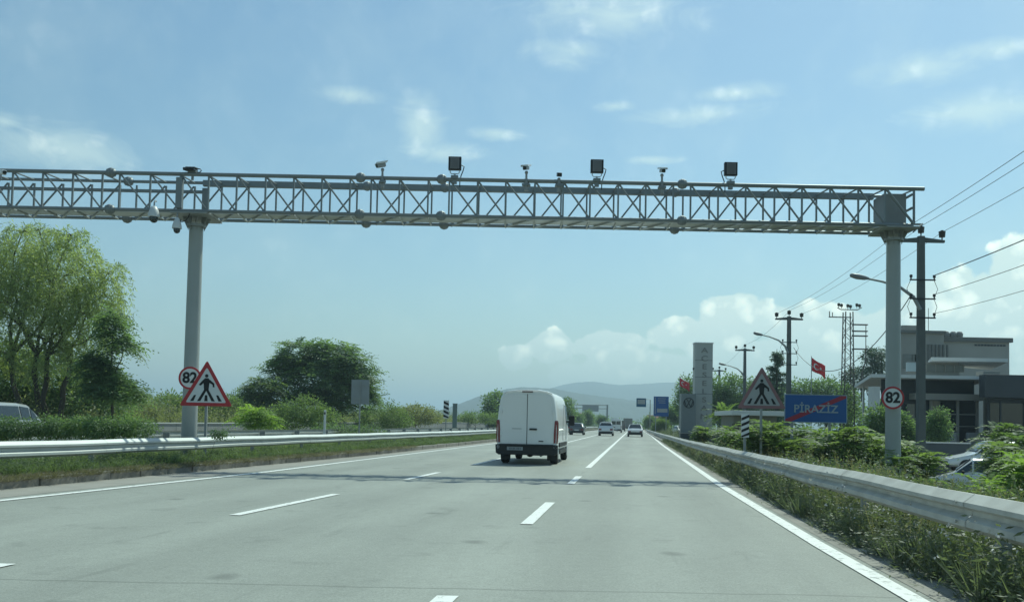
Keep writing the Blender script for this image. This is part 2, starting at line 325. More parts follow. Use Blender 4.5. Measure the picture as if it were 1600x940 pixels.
g_ = obj('ground', MB().add(gv, [(j*ns+i, j*ns+i+1, (j+1)*ns+i+1, (j+1)*ns+i) for j in range(len(gy)-1) for i in range(ns-1)]), ground_m, smooth=True); g_['kind'] = 'structure'
road = strip('road', [(a, b-.75) for a, b in KB], [(a, b+.9) for a, b in RE], 0, 0, asph)
strip('shoulder', KB, [(a, b-.35) for a, b in LE], .004, .004, shoulder, parent=road)
strip('shoulder', [(a, b+.16) for a, b in RE], [(a, b+1.15) for a, b in RE], .004, .004, shoulder, parent=road)
def line(name, tab, w_, Y0, Y1):
    ys = sorted(set([Y0, Y1]+[y for y in YS if Y0 < y < Y1]))
    return strip(name, [(a, b-w_/2) for a, b in tab], [(a, b+w_/2) for a, b in tab], .009, .009, road_w, parent=road, ys=ys)
line('edge_line', RE, .17, -12, 1400); line('edge_line', LE, .17, -12, 1400)
ML = [(0, 0)]
def gy_of(x, y): return gnd(x, y)[1]
for a, b in ((4.4, gy_of(678, 931)), (gy_of(820, 819), gy_of(861, 785)), (gy_of(887, 756), gy_of(906, 744))): line('lane_line', ML, .16, a, b)
line('lane_line', ML, .17, gy_of(920, 731), 1400)
for a, b in ((4, gy_of(4, 881)), (gy_of(365, 805), gy_of(532, 772)), (gy_of(630, 749), gy_of(692, 738)), (gy_of(743, 726), 33)): line('lane_line', LD, .15, a, b)
line('lane_line', LD, .17, 38, 1400)
road2 = strip('opposite_road', -25.6, -15.6, 0, 0, asph)
line_o = strip('edge_line', -16.1, -15.95, .009, .009, road_w, parent=road2)
strip('edge_line', -25.1, -24.95, .009, .009, road_w, parent=road2)
lot = strip('car_park', 12.5, 60, -1.10, -1.10, mat('car_park_asphalt', (.16, .16, .155), .9, 0, .2, .5), 22, 150)
# kerb blocks: one run, joints cut by small gaps
mb = MB(); y = 8.0
kerb_m = mat('kerb_concrete', (.20, .185, .155), .95, 0, .35, 4, c2=(.33, .31, .27), bump=.6, bs=15)
while y < 140:
    y2 = y+1.0; a = itp(y, KB); b = itp(y2, KB); h = .16+.02*random.random(); o_ = .015*random.uniform(-1, 1); e = .015
    v = [(Cx(y+e)+a+o_, y+e, -.02), (Cx(y2-e)+b+o_, y2-e, -.02), (Cx(y2-e)+b-.2+o_, y2-e, -.02), (Cx(y+e)+a-.2+o_, y+e, -.02)]
    mb.add(v+[(p[0], p[1], h) for p in v], [(0,3,2,1),(4,5,6,7),(0,1,5,4),(1,2,6,5),(2,3,7,6),(3,0,4,7)]); y = y2
k_ = obj('kerb', mb, kerb_m, bevel=.012); k_['kind'] = 'structure'
# median bank
ys = [y for y in YS if y <= 700]; prof = [(-.19, .13), (-.6, .16), (-1.2, .2), (-2.0, .16), (-4.0, .10), (-6.3, .06), (-6.5, -.03)]
v = []
for y in ys:
    k = itp(y, KB); e = -15.3
    for i, (d, z) in enumerate(prof):
        t_ = d/6.5; s_ = k+(e-k)*(-t_); v.append((Cx(y)+s_+(.03*math.sin(y*1.7+i) if i else 0), y, z+(.02*math.sin(y*2.3+i*2) if 0 < i < 6 else 0)))
n_ = len(prof)
med = obj('median_verge', MB().add(v, [(j*n_+i, j*n_+i+1, (j+1)*n_+i+1, (j+1)*n_+i) for j in range(len(ys)-1) for i in range(n_-1)]), mat('median_soil', (.06, .075, .035), .95, 0, .3, 2, c2=(.17, .15, .10), bump=.5), smooth=True); med['kind'] = 'structure'

# ------------------------------------------------------------------ hills
def ridge(name, pts, Y, depth, m, seed):
    rr = np.random.default_rng(seed); nx, rows = 120, 25; xs = np.linspace(pts[0][0], pts[-1][0], nx); v = []
    hts = np.interp(xs, [p[0] for p in pts], [p[1] for p in pts]); k = np.hanning(7); k /= k.sum(); hts = np.convolve(np.pad(hts, 3, 'edge'), k, 'valid')
    ph = rr.random(12)*6.28
    def bump(u, w_): return sum(math.sin(u*(3+2.3*q)+w_*(2+1.7*((q*7) % 5))+ph[q])/(1.5+q) for q in range(12))*.16
    for j in range(rows):
        t = j/(rows-1); pr = math.sin(math.pi*min(1, t))**.9
        for i, x in enumerate(xs):
            p = at(x, hts[i], Y); h_ = max(0, p[2]); e = 1-abs(2*t-1)
            v.append((p[0], Y+(t-.5)*depth+depth*.04*bump(i*.12, t*5), -2+(h_+2)*pr*(1+bump(i*.11, t*6)*.35*(1-e**3))+h_*.04*bump(i*.5, t*9)))
    f = [(j*nx+i, j*nx+i+1, (j+1)*nx+i+1, (j+1)*nx+i) for j in range(rows-1) for i in range(nx-1)]
    o = obj(name, MB().add(v, f), m, smooth=True); o['kind'] = 'structure'
hill_m = mat('hill_forest', (.035, .05, .03), .95, 0, .35, .004, c2=(.07, .085, .05))
ridge('hills', [(560, 660), (640, 656), (690, 641), (735, 625), (775, 611), (815, 604), (860, 608), (930, 618), (1010, 630), (1100, 645), (1200, 662)], 2300, 900, hill_m, 1)
ridge('hills', [(620, 662), (800, 625), (860, 606), (885, 600), (922, 594), (960, 602), (1010, 600), (1050, 597), (1120, 600), (1250, 606), (1500, 625), (1800, 660)], 3700, 1300, hill_m, 2)
# haze
mb = MB(); mb.box((1000, 5950, 103.4), (21000, 12900, 213.2)); hm = bpy.data.materials.new('haze_air'); hm.use_nodes = True; t = hm.node_tree; t.nodes.clear()
o_ = t.nodes.new('ShaderNodeOutputMaterial'); vol = t.nodes.new('ShaderNodeVolumePrincipled'); vol.inputs['Color'].default_value = (.68, .87, 1, 1); vol.inputs['Density'].default_value = .00042
vol.inputs['Anisotropy'].default_value = .3
t.links.new(vol.outputs[0], o_.inputs['Volume'])
hzo = obj('haze', mb, hm); tag(hzo, kind='stuff')

# ------------------------------------------------------------------ overhead gantry
YF, YB, ZB, ZT = 24.1, 25.2, 6.86, 7.86
def gx(px, Y=YF, z=7.4):            # world x of a photograph column on the gantry
    y = 300+.0195*(px-800); return at(px, y, Y)[0]
XL, XR = gx(-330), gx(1438)
G0 = thing('overhead_gantry', (gx(850), 24.65, 0), 'long grey steel lattice gantry on two round posts spanning the near road', 'gantry')
def gpart(name, mb, m, **k): return obj(name, mb, m, G0, world=True, **k)
for Y in (YF, YB): gpart('bottom_chord', MB().cyl((XL, Y, ZB), (XR-.2, Y, ZB), .048, n=10), truss_m, smooth=R(40))
gpart('top_chord', MB().cyl((XL, YF, ZT), (XR+.10, YF, ZT), .055, n=10), truss_m, smooth=R(40))
gpart('top_chord', MB().cyl((XL, YB, ZT+.06), (XR, YB, ZT+.06), .045, n=10), truss_m, smooth=R(40))
fl = [173, 563, 690, 1066]
fr = [-330,-290,-245,-200,-155,-110,-66,-22,20,67,114,160,187,235,282,326,370,415,459,503,547,580,624,669,702,746,790,836,880,922,966,1009,1052,1079,1122,1165,1210,1253,1297,1341,1383,1428]
gaps = {(160,187), (547,580), (669,702), (1052,1079)}
mf, mbk, mt_, mbo = MB(), MB(), MB(), MB(); r_ = .026
for a, b in zip(fr[:-1], fr[1:]):
    xa, xb = gx(a), gx(b); hb, ht = ZB+.04, ZT-.05
    mf.box((xa, YF, (hb+ht)/2), (.045, .045, ht-hb))
    mbk.box((xa, YB, (hb+ht)/2), (.045, .045, ht-hb))
    if (a, b) in gaps: continue
    if a < 1380: mf.cyl((xa+.03, YF, ht), (xb-.03, YF, hb), r_, n=6); mbk.cyl((xa+.03, YB, hb), (xb-.03, YB, ht), r_, n=6)
    elif a == 1383: mf.cyl((xa+.03, YF-.03, ht), (xb-.03, YF-.03, hb), .035, n=6)
    gpart('cross_strut', MB().cyl((xb, YF+.05, ZT-.02), (xb, YB, ZT+.05), r_*.9, n=6), truss_m)
    mbo.cyl((xa, YB, ZB-.035), (xb, YF, ZB-.035), r_*1.0, n=6); mbo.cyl((xb, YF+.05, ZB-.03), (xb, YB-.05, ZB-.03), r_*.9, n=6)
mf.box((gx(1428), YF, (ZB+ZT)/2), (.05, .05, ZT-ZB-.1))
gpart('front_lattice', mf, truss_m); gpart('rear_lattice', mbk, truss_m); gpart('bottom_bracing', mbo, galv)
# flat beam behind the top chord, cable tray under the floor
gpart('beam', MB().box(((gx(295)+gx(1390))/2, YB+.02, ZT+.05), (gx(1390)-gx(295), .13, .17)), truss_m, bevel=.01)
gpart('beam', MB().box(((XL+gx(296))/2, YB+.02, ZT-.20), (gx(296)-XL, .08, .085)), truss_m, bevel=.01)
gpart('walkway', MB().box(((XL+XR)/2, (YF+YB)/2, ZB+.012), (XR-XL-.6, .58, .03)), galv)
gpart('cable_tray', MB().box(((XL+XR)/2, (YF+YB)/2+.12, ZB+.06), (XR-XL-.6, .22, .03)).box(((XL+XR)/2, (YF+YB)/2+.235, ZB+.03), (XR-XL-.6, .012, .07)), galv_d)
for x in fl:
    for Y in (YF, YB):
        for z in (ZB, ZT+(.06 if Y == YB else 0)):
            f = MB(); X = gx(x)
            f.tube([(X-.13, Y, z), (X-.10, Y, z), (X-.03, Y, z), (X+.03, Y, z), (X+.10, Y, z), (X+.13, Y, z)], [.06, .10, .135, .135, .10, .06], 12)
            for k in range(8):
                a = k*math.pi/4; f.cyl((X-.09, Y+.105*math.cos(a), z+.105*math.sin(a)), (X+.09, Y+.105*math.cos(a), z+.105*math.sin(a)), .013, n=6)
            gpart('flange', f, truss_m)
for x, Y in ((281, YF), (300, YB)): gpart('upright', MB().box((gx(x), Y+.0, (ZB+ZT)/2-.02), (.17, .14, ZT-ZB-.16)), truss_m, bevel=.008)
px1 = gx(309, 24.65); px2 = at(1396, 365, 24.65)[0]
for X in (px1, px2):
    g = -.03 if X < 0 else gz(8.4, 25)
    p = MB().tube([(X, 24.65, g), (X, 24.65, 6.55)], [.21, .185], 28); po = gpart('post', p, post_m, smooth=R(40))
    q = MB().box((X, 24.65, 6.80), (1.0 if X < 0 else .9, 1.3, .035)).cyl((X, 24.65, 6.53), (X, 24.65, 6.60), .26, n=24)
    for k in range(8):
        a = k*math.pi/4+.39; c, s_ = math.cos(a), math.sin(a)
        q.add([(X+c*.20, 24.65+s_*.20, 6.42), (X+c*.20, 24.65+s_*.20, 6.78), (X+c*.37, 24.65+s_*.37, 6.78), (X+c*.34, 24.65+s_*.34, 6.70), (X+c*.20-s_*.015, 24.65+s_*.20+c*.015, 6.42), (X+c*.20-s_*.015, 24.65+s_*.20+c*.015, 6.78), (X+c*.37-s_*.015, 24.65+s_*.37+c*.015, 6.78), (X+c*.34-s_*.015, 24.65+s_*.34+c*.015, 6.70)],
              [(0,1,2,3), (7,6,5,4), (0,4,5,1), (1,5,6,2), (2,6,7,3), (3,7,4,0)])
    gpart('post_head', q, galv_d)
    gpart('base_plate', MB().box((X, 24.65, g+.03), (.7, .7, .06)), galv_d)
xc = (gx(1388)+gx(1421))/2
cb = gpart('cabinet', MB().box((xc, 24.70, 7.33), (.62, .72, .90)), mat('cabinet_grey', (.24, .25, .25), .5, .1, .1), bevel=.015)
gpart('end_bracket', MB().box((gx(1427), 24.6, 7.35), (.05, .9, .05)).box((gx(1427), 24.6, 7.72), (.05, .9, .05)).box((XR+.05, 24.5, 6.98), (.35, .04, .05)).cyl((XR-.1, 24.3, 6.72), (XR+.25, 24.5, 7.0), .02), truss_m)

# things fixed to the gantry
def floodlight(px, label):
    X, Y, Z = gx(px), YF-.02, ZT+.06
    t = thing('floodlight', (X, Y, Z), label, 'floodlight', 'floodlights along the gantry top')
    b = MB().box((0, 0, .37), (.35, .13, .36)); obj('housing', b, mat('floodlight_case', (.03, .032, .036), .5, .2, .1), t, bevel=.012)
    b = MB()
    for k in range(11): b.box((-.1+.02*k, -.075, .37), (.006, .03, .30))
    obj('heat_sink', b.box((0, -.066, .37), (.24, .006, .31)), mat('heat_sink', (.27, .26, .26), .5, .5, .1), t)
    b = MB().tube([(-.13, 0, .26), (-.125, 0, .13), (-.09, 0, .09), (.09, 0, .09), (.125, 0, .13), (.13, 0, .26)], .014, 6).cyl((0, 0, -.06), (0, 0, .10), .03)
    obj('bracket', b, galv, t)
    obj('mount', MB().box((0, 0, -.01), (.2, .16, .09)).box((.0, .02, -.12), (.12, .1, .12)), truss_m, t, bevel=.01)
    s_ = -1 if px > 1100 else 1
    obj('cable', MB().tube([(s_*.17, .02, .34), (s_*.25, .03, .30), (s_*.22, .03, .18), (s_*.17, .03, .05), (s_*.14, .04, -.12), (s_*.14, .05, -.25)], .014, 6), black, t)
floodlight(710, 'black square floodlight with looped cable, leftmost of the three standing on the gantry')
floodlight(932, 'black square floodlight on a bracket, middle one of three, standing over the mid road')
floodlight(1141, 'black square floodlight with cable on its left side, nearest the right end of gantry')
def bullet(px, label, yaw, cov=True, dark=False, h=.3):
    t = thing('traffic_camera', (gx(px), YF, ZT+.05), label, 'camera', 'cameras standing on the gantry', yaw)
    obj('mast', MB().cyl((0, 0, -.32), (0, 0, .0), .055).cyl((0, 0, 0), (0, 0, h-.12), .03).sph((0, 0, h-.12), .05), mat('camera_mount', (.30, .31, .31), .5, .2, .1), t, smooth=R(40))
    obj('clamp', MB().box((0, 0, -.16), (.2, .16, .07)), truss_m, t, bevel=.01)
    obj('body', MB().box((0, -.04, h), (.12, .24, .11), rx=.28), black if dark else mat('camera_grey', (.35, .36, .36), .4, .1, .1), t, bevel=.02)
    obj('lens', MB().cyl((0, -.145, h-.03), (0, -.18, h-.045), .05, n=14), glass, t)
    if cov: obj('sun_shield', MB().box((0, -.03, h+.08), (.19, .32, .022), rx=.28).box((-.1, -.05, h+.055), (.012, .30, .05), rx=.28).box((.1, -.05, h+.055), (.012, .30, .05), rx=.28), white_p, t, bevel=.006)
bullet(597, 'white hooded camera turned to the left, standing just left of the leftmost floodlight', -1.2)
bullet(822, 'white hooded camera facing the traffic between the first two floodlights, over the white van', -.35)
bullet(873, 'small dark sensor camera without hood, close to the left of the middle floodlight', .1, False, True, .13)
bullet(1034, 'white hooded camera facing straight on, between the middle and right floodlights', .1)
t = thing('radar_sensor', (gx(300), YF, ZT+.05), 'flat dark radar sensor with a cable loop on the gantry above the left post', 'sensor')
obj('body', MB().box((-.06, 0, .08), (.30, .34, .08), rx=.15), mat('floodlight_case', (.03,.03,.03)), t, bevel=.02)
obj('cover', MB().box((-.02, 0, .135), (.26, .3, .012), rx=.15), sign_g, t)
obj('bracket', MB().box((0, 0, .02), (.22, .12, .06)).cyl((0, .02, -.2), (0, .02, .02), .035), truss_m, t)
obj('cable', MB().tube([(.08, -.02, .1), (.22, -.02, .09), (.25, -.02, .05), (.2, -.02, .0), (.06, 0, .01)], .014, 6), black, t)
def dome(px, py, label, sc=1.):
    p = at(px, py, 24.0)
    t = thing('dome_camera', p, label, 'camera')
    obj('shroud', MB().tube([(0, 0, .0), (0, 0, -.02), (0, 0, -.12), (0, 0, -.22), (0, 0, -.30)], [.03*sc, .07*sc, .12*sc, .155*sc, .16*sc], 18), mat('dome_white', (.62, .63, .62), .4, 0, .08), t, smooth=R(40))
    obj('dome', MB().cyl((0, 0, -.30), (0, 0, -.345), .115*sc, n=16).sph((0, 0, -.345), .112*sc, 16), glass, t, smooth=R(40))
    obj('arm', MB().tube([(0, 0, -.01), (0, 0, .10), (0, .06, .16), (0, .12, .16)], .022, 8), sign_g, t)
    return t, p
dome(241, 322, 'larger white dome camera with a black ball, hanging from the gantry left of the post')
t, p = dome(277, 340, 'smaller white dome camera with a curled cable, hanging beside the left gantry post', .78)
obj('cable', MB().tube([(.0, 0, -.03), (.12, 0, -.12), (.22, .0, -.08), (.29, .02, .02), (.30, .1, .14)], .012, 6), black, t)
t = thing('traffic_camera', (gx(2), YF-.03, ZT-.05), 'white camera mostly cut off by the left edge of the photo, on the gantry', 'camera', 'cameras standing on the gantry', 1.0)
obj('body', MB().box((0, 0, 0), (.14, .34, .13), rx=.2), white_p, t, bevel=.02); obj('lens', MB().cyl((0, -.17, -.03), (0, -.2, -.04), .05), glass, t)
obj('arm', MB().tube([(0, 0, -.05), (0, 0, -.2), (.0, .1, -.25)], .02, 6), sign_g, t)

# ------------------------------------------------------------------ signs
def disc_sign(X, Y, Z, label, rad=.31):
    t = thing('speed_limit_sign', (X, Y, Z), label, 'road sign', 'round speed signs on the gantry posts')
    obj('panel', MB().cyl((0, -.004, 0), (0, .004, 0), rad-.002, n=48), sign_w, t)
    n = 48; v = []
    for k in range(n):
        a = 2*math.pi*k/n
        for rr_, y in ((rad, -.009), (rad*.83, -.009), (rad*.83, -.004), (rad, .008)): v.append((rr_*math.cos(a), y, rr_*math.sin(a)))
    obj('border', MB().add(v, [(k*4+i, k*4+(i+1)%4, ((k+1)%n)*4+(i+1)%4, ((k+1)%n)*4+i) for k in range(n) for i in range(4)]), sign_r, t)
    me = textmesh('82', .40, .002, .013); o = obj('number', me, sign_k, t); o.location = (0, -.0085, -.005)
    obj('clamp', MB().box((0, .03, .1), (.3, .04, .03)).box((0, .03, -.1), (.3, .04, .03)), sign_g, t)
a = at(1396, 621, 24.32); disc_sign(a[0], 24.36, a[2], 'round 82 speed limit sign fixed to the right gantry post, left of the utility pole')
a = at(296, 590, 24.32); disc_sign(a[0], 24.36, a[2], 'round 82 speed limit sign on the left gantry post, half hidden by the triangular sign')
def tri_sign(px, pyb, Y, side, label, mw, mr, mk, g):
    X, _, Z = at(px, pyb, Y); h = side*.866
    t = thing('pedestrian_warning_sign', (X, Y, g), label, 'road sign', 'pedestrian crossing warning triangles'); z0 = Z-g
    def rt_(s, inset):       # rounded triangle outline
        r = .035; pts = []; hh = s*.866; C = [(-s/2, 0), (s/2, 0), (0, hh)]; cx, cz = 0, hh/3
        for i, (x, z) in enumerate(C):
            dx, dz = cx-x, cz-z; l = math.hypot(dx, dz); ox, oz = x+dx/l*(2*r), z+dz/l*(2*r); a0 = math.atan2(-dz, -dx)
            for k in range(-3, 4): pts.append((ox+r*math.cos(a0+k*R(20)), oz+r*math.sin(a0+k*R(20))))
        return pts
    o = rt_(side, 0); k = .775; cz = h/3; ip = [(x*k, cz+(z-cz)*k) for x, z in o]
    k3 = .99; 
    obj('panel', MB().poly([(x*.985, cz+(z-cz)*.985+z0) for x, z in o], .012), mw, t)
    n = len(o); v = [(x, -.006, z+z0) for x, z in o]+[(x, -.006, z+z0) for x, z in ip]+[(x, .002, z+z0) for x, z in o]+[(x, .002, z+z0) for x, z in ip]
    obj('border', MB().add(v, [(i, (i+1)%n, (i+1)%n+n, i+n) for i in range(n)]+[(i, i+2*n, (i+1)%n+2*n, (i+1)%n) for i in range(n)]+[(i+n, (i+1)%n+n, (i+1)%n+3*n, i+3*n) for i in range(n)]), mr, t)
    q = MB(); u = side/1.4
    def P(pts): q.poly([(x*u, z*u+z0) for x, z in pts], .003, off=-.004)
    P([(.035*math.cos(a_)*1.3, .80+.035*math.sin(a_)*1.3) for a_ in np.linspace(0, 2*math.pi, 15)[:-1]])
    P([(-.045, .74), (.045, .74), (.085, .69), (.06, .42), (-.06, .42), (-.085, .69)])         # torso
    P([(-.085, .70), (-.065, .62), (-.15, .54), (-.205, .56)]); P([(.085, .70), (.065, .62), (.16, .57), (.17, .50), (.215, .50), (.205, .60)])   # arms
    P([(-.06, .43), (.015, .43), (-.15, .13), (-.235, .13)]); P([(-.015, .43), (.06, .43), (.235, .13), (.15, .13)])     # legs
    P([(-.045, .13), (.045, .13), (.03, .29), (-.03, .29)])
    P([(-.42, .13), (-.33, .13), (-.265, .29), (-.32, .29)]); P([(.42, .13), (.33, .13), (.265, .29), (.32, .29)])
    obj('pictogram', q, mk, t)
    obj('pole', MB().box((0, .05, (z0+h*.6)/2), (.06, .06, z0+h*.6)).box((0, .025, z0+.15), (.5, .03, .04)).box((0, .025, z0+.55), (.35, .03, .04)), galv_d, t)
tri_sign(321.5, 634, 23.7, 1.40, 'red and white pedestrian crossing triangle in the median, in front of the left gantry post', sign_w, sign_r, sign_k, .1)
tri_sign(1190, 638, 26.1, 1.42, 'faded pedestrian crossing triangle at the right roadside, beside the blue town sign', sign_wf, sign_rf, sign_k, -.2)
# blue town sign
a = at(1274.5, 638, 28.0); X, Y, Z = a
t = thing('town_end_sign', (X, Y, -.6), 'blue PİRAZİZ town sign with a red diagonal stripe on two posts', 'road sign'); z0 = Z+.6
W_, H_ = 1.96, .88
obj('panel', MB().box((0, 0, z0), (W_, .02, H_)), sign_b, t, bevel=.004)
b = MB()
for x, z, dx, dz in ((0, H_/2-.012, W_, .024), (0, -H_/2+.012, W_, .024), (-W_/2+.012, 0, .024, H_-.048), (W_/2-.012, 0, .024, H_-.048)): b.box((x, -.012, z0+z), (dx, .006, dz))
obj('border', b, mat('sign_border_pale', (.30, .36, .42), .4), t)
obj('stripe', MB().poly([(-W_/2+.03, z0-H_/2+.03), (-W_/2+.03, z0-H_/2+.10), (W_/2-.20, z0+H_/2-.03), (W_/2-.03, z0+H_/2-.03), (W_/2-.03, z0+H_/2-.10), (-W_/2+.22, z0-H_/2+.03)], .002, off=-.0125), mat('stripe_red', (.30, .025, .05), .4), t)
me = textmesh('PİRAZİZ', .40, .002, .007); xs = [v_.co.x for v_ in me.vertices]; sc_ = 1.38/(max(xs)-min(xs)); me.transform(Matrix.Diagonal((sc_, 1, .36*sc_/.36*.95, 1)))
o = obj('lettering', me, mat('sign_letter', (.30, .35, .40), .5), t); o.location = (0, -.0165, z0-.02)
for x in (-.73, .45): obj('post', MB().box((x, .04, z0/2), (.07, .06, z0)), galv_d, t)
# striped markers
def marker(px, pyt, pyb, Y, wd, label, g, flip=1):
    A, B = at(px, pyt, Y), at(px, pyb, Y)
    t = thing('striped_marker', (A[0], Y, g), label, 'road marker', 'black and white striped hazard markers'); hh = A[2]-B[2]; zb = B[2]-g
    obj('panel', MB().box((0, 0, zb+hh/2), (wd, .02, hh)), sign_w, t)
    q = MB(); n = 4; st = hh/n
    for k in range(n):
        z = zb+k*st; s_ = wd*.45*flip; lo = z+.0; P_ = [(-wd/2, max(zb, z-s_/2+.02)), (wd/2, max(zb, z+s_/2+.02)), (wd/2, min(zb+hh, z+s_/2+st*.58)), (-wd/2, min(zb+hh, z-s_/2+st*.58))]
        q.poly(P_, .003, off=-.0135)
    obj('stripes', q, sign_k, t); obj('pole', MB().box((0, .04, (zb+hh)/2), (.06, .05, zb+hh)), galv_d, t)
marker(697.5, 625, 653, 60, .36, 'black and white striped marker board in the median, far left of the white van', 0, -1)
marker(1164.5, 646, 683, 24.3, .21, 'black and white striped marker board under the faded triangle among green shrubs', -.4, 1)
# back of a sign in the median, marker post
A = at(563, 612, 42); t = thing('road_sign', (A[0], 42, 0), 'grey back of a tall rectangular sign standing in the median before the round tree', 'road sign')
obj('panel', MB().box((0, 0, A[2]), (.84, .02, 1.15)), sign_g, t); obj('post', MB().box((0, .0-.03, (A[2]+.5)/2), (.06, .04, A[2]+.5)), galv_d, t); obj('brace', MB().box((0, -.02, A[2]+.3), (.7, .02, .04)).box((0, -.02, A[2]-.3), (.7, .02, .04)), galv_d, t)
A = at(508, 640, 40); t = thing('marker_post', (A[0], 40, 0), 'thin white marker post among the median bushes left of the round tree', 'post')
obj('post', MB().box((0, 0, A[2]/2), (.10, .05, A[2])), sign_w, t, bevel=.01); obj('reflector', MB().box((0, -.028, A[2]-.15), (.06, .006, .10)), sign_k, t)
A = at(711, 637, 130); t = thing('utility_cabinet', (A[0], 130, 0), 'narrow grey upright cabinet behind the far wall, right of the striped marker', 'cabinet')
obj('body', MB().box((0, 0, A[2]/2+.3), (.65, .5, A[2]+.6)), mat('cabinet_green_grey', (.12, .16, .15), .7), t, bevel=.02); obj('cap', MB().box((0, 0, A[2]+.63), (.75, .6, .06)), sign_g, t)
# distant blue signs
A = at(1033, 634.5, 120); t = thing('direction_sign', (A[0], 120, -.3), 'tall blue direction sign with a pale lower panel, far down the right roadside', 'road sign'); z0 = A[2]+.3
obj('panel', MB().box((0, 0, z0), (2.0, .05, 2.65)), sign_b, t)
q = MB().box((-.8, -.03, z0+.1), (.09, .01, 2.2))
for k, (x, l) in enumerate(((.1, 1.1), (.05, 1.0), (.12, .9))): q.box((x, -.03, z0+1.05-.28*k), (l, .01, .07))
obj('lettering', q, sign_wf, t); obj('lower_panel', MB().box((.15, -.04, z0-.55), (1.4, .03, .5)), sign_wf, t)
for x in (-.7, .7): obj('post', MB().box((x, .06, z0/2), (.1, .08, z0)), galv_d, t)
A = at(1002, 628.5, 150); t = thing('bus_stop_sign', (at(1016, 628, 150)[0], 150, 0), 'small blue sign with white window on an arm, left of the tall blue sign', 'road sign'); dx = A[0]-t.location.x; z0 = A[2]
obj('panel', MB().box((dx, 0, z0), (1.62, .05, 1.45)), mat('sign_blue_teal', (.02, .10, .19), .4), t); obj('white_field', MB().box((dx, -.03, z0+.12), (1.25, .01, .75)), sign_wf, t)
obj('pole', MB().tube([(0, 0, 0), (0, 0, z0+.5), (dx, 0.06, z0+.6)], .07, 8), galv_d, t)
# far gantry
YG = 300.; a, b, c_ = at(875, 632, YG), at(949, 632, YG), at(922.5, 637.5, YG)
t = thing('sign_gantry', (b[0], YG, 0), 'distant cantilever gantry with a grey sign board over the opposite carriageway', 'gantry'); bx = b[0]; zz = b[2]
obj('post', MB().cyl((0, 0, 0), (0, 0, zz), .28), truss_m, t)
obj('beam', MB().cyl((a[0]-bx-8, 0, zz-.2), (0, 0, zz-.2), .14).cyl((a[0]-bx-8, 0, zz-1.3), (0, 0, zz-1.3), .14), truss_m, t)
obj('sign_board', MB().box((c_[0]-bx, -.3, c_[2]), (5.4, .1, 2.1)), sign_g, t)

# ------------------------------------------------------------------ guardrails
def wprof(s, h=.31):      # closed w-beam section, s = side of the bulges
    o = [(0, h), (.02, h), (.11, h-.068), (.11, h-.105), (.04, h*.56), (.04, h*.44), (.095, h*.30), (.095, h*.14), (.03, 0), (0, 0)]
    i = [(d-.010, z) for d, z in o]; i[0] = (-.004, h); i[-1] = (-.004, 0)
    return [(s*d, z) for d, z in o+i[::-1][1:-1]]
def rail(name, label, tab, ztab, side, Y0, Y1, m, mp_, step=4.0, post=True, group=None, g0=0., ph=0):
    y0 = Y0; t = thing(name, (Cx(Y0)+itp(Y0, tab), Y0, 0), label, 'guardrail', group)
    pr = wprof(side); n = len(pr); ys = [Y0]
    while ys[-1] < Y1: ys.append(ys[-1]+(1.0 if ys[-1] < 60 else 4. if ys[-1] < 300 else 40))
    v = [(Cx(y)+itp(y, tab)+d, y, itp(y, ztab)-.31+z+.006*math.sin(y*1.3)) for y in ys for d, z in pr]
    f = [(j*n+i, j*n+(i+1)%n, (j+1)*n+(i+1)%n, (j+1)*n+i) for j in range(len(ys)-1) for i in range(n)]+[tuple(range(n)), tuple((len(ys)-1)*n+i for i in range(n))]
    obj('beam', MB().add(v, f), m, t, world=True)
    k = 0; y = Y0+1+ph
    
    while y < min(Y1, 330) and k < 85:
        X = Cx(y)+itp(y, tab); z = itp(y, ztab)
        if post: obj('post', MB().box((X-side*.17, y, (z-.05+g0)/2-.1), (.10, .06, z-.05-g0+.2)).box((X-side*.06, y, z-.16), (.12, .08, .2)), mp_, t, world=True)
        lap = MB(); lap.cyl((X+side*.0, y, z-.155), (X+side*.03, y, z-.155), .016, n=6)
        if k % 1 == 0:
            for zz_ in (.235, .075): lap.cyl((X+side*.08, y+.25, z-.31+zz_), (X+side*.10, y+.25, z-.31+zz_), .013, n=6)
            for e in (0,): 
                pv = [(Cx(y+dy)+itp(y+dy, tab)+d*1.0+side*.004, y+dy, itp(y+dy, ztab)-.31+zq+.006*math.sin((y+dy)*1.3)) for dy in (.1, .42) for d, zq in wprof(side)[:10]]
                lap.add(pv, [(i, i+1, i+11, i+10) for i in range(9)])
        if y < 60: obj('splice', lap, m, t, world=True)
        k += 1; y += step if y < 120 else step*2
    return t
galv_r = mat('guardrail_zinc', (.50, .52, .50), .5, .3, .14, 1.6)
galv_r2 = mat('dusty_guardrail_zinc', (.36, .35, .31), .65, .1, .2, 3.5, c2=(.62, .62, .57), bump=.15, bs=8)
rail('guardrail', 'galvanised guardrail along the median, between the grass strip and the hedge', [(0, -9.95)], [(0, .80), (22, .76), (60, .72), (100, .8)], 1, 6, 900, galv_r, galv_d, 4)
rail('guardrail', 'dusty guardrail on the right verge with weeds growing under and over it', RAILR, RZ, -1, -4, 190, galv_r2, galv_d, 4, ph=2.2)
rail('guardrail', 'thin far guardrail on the opposite side of the median, seen behind the left gantry post', [(0, -14.9)], [(0, .78)], -1, 14, 900, galv_r, galv_d, 4)
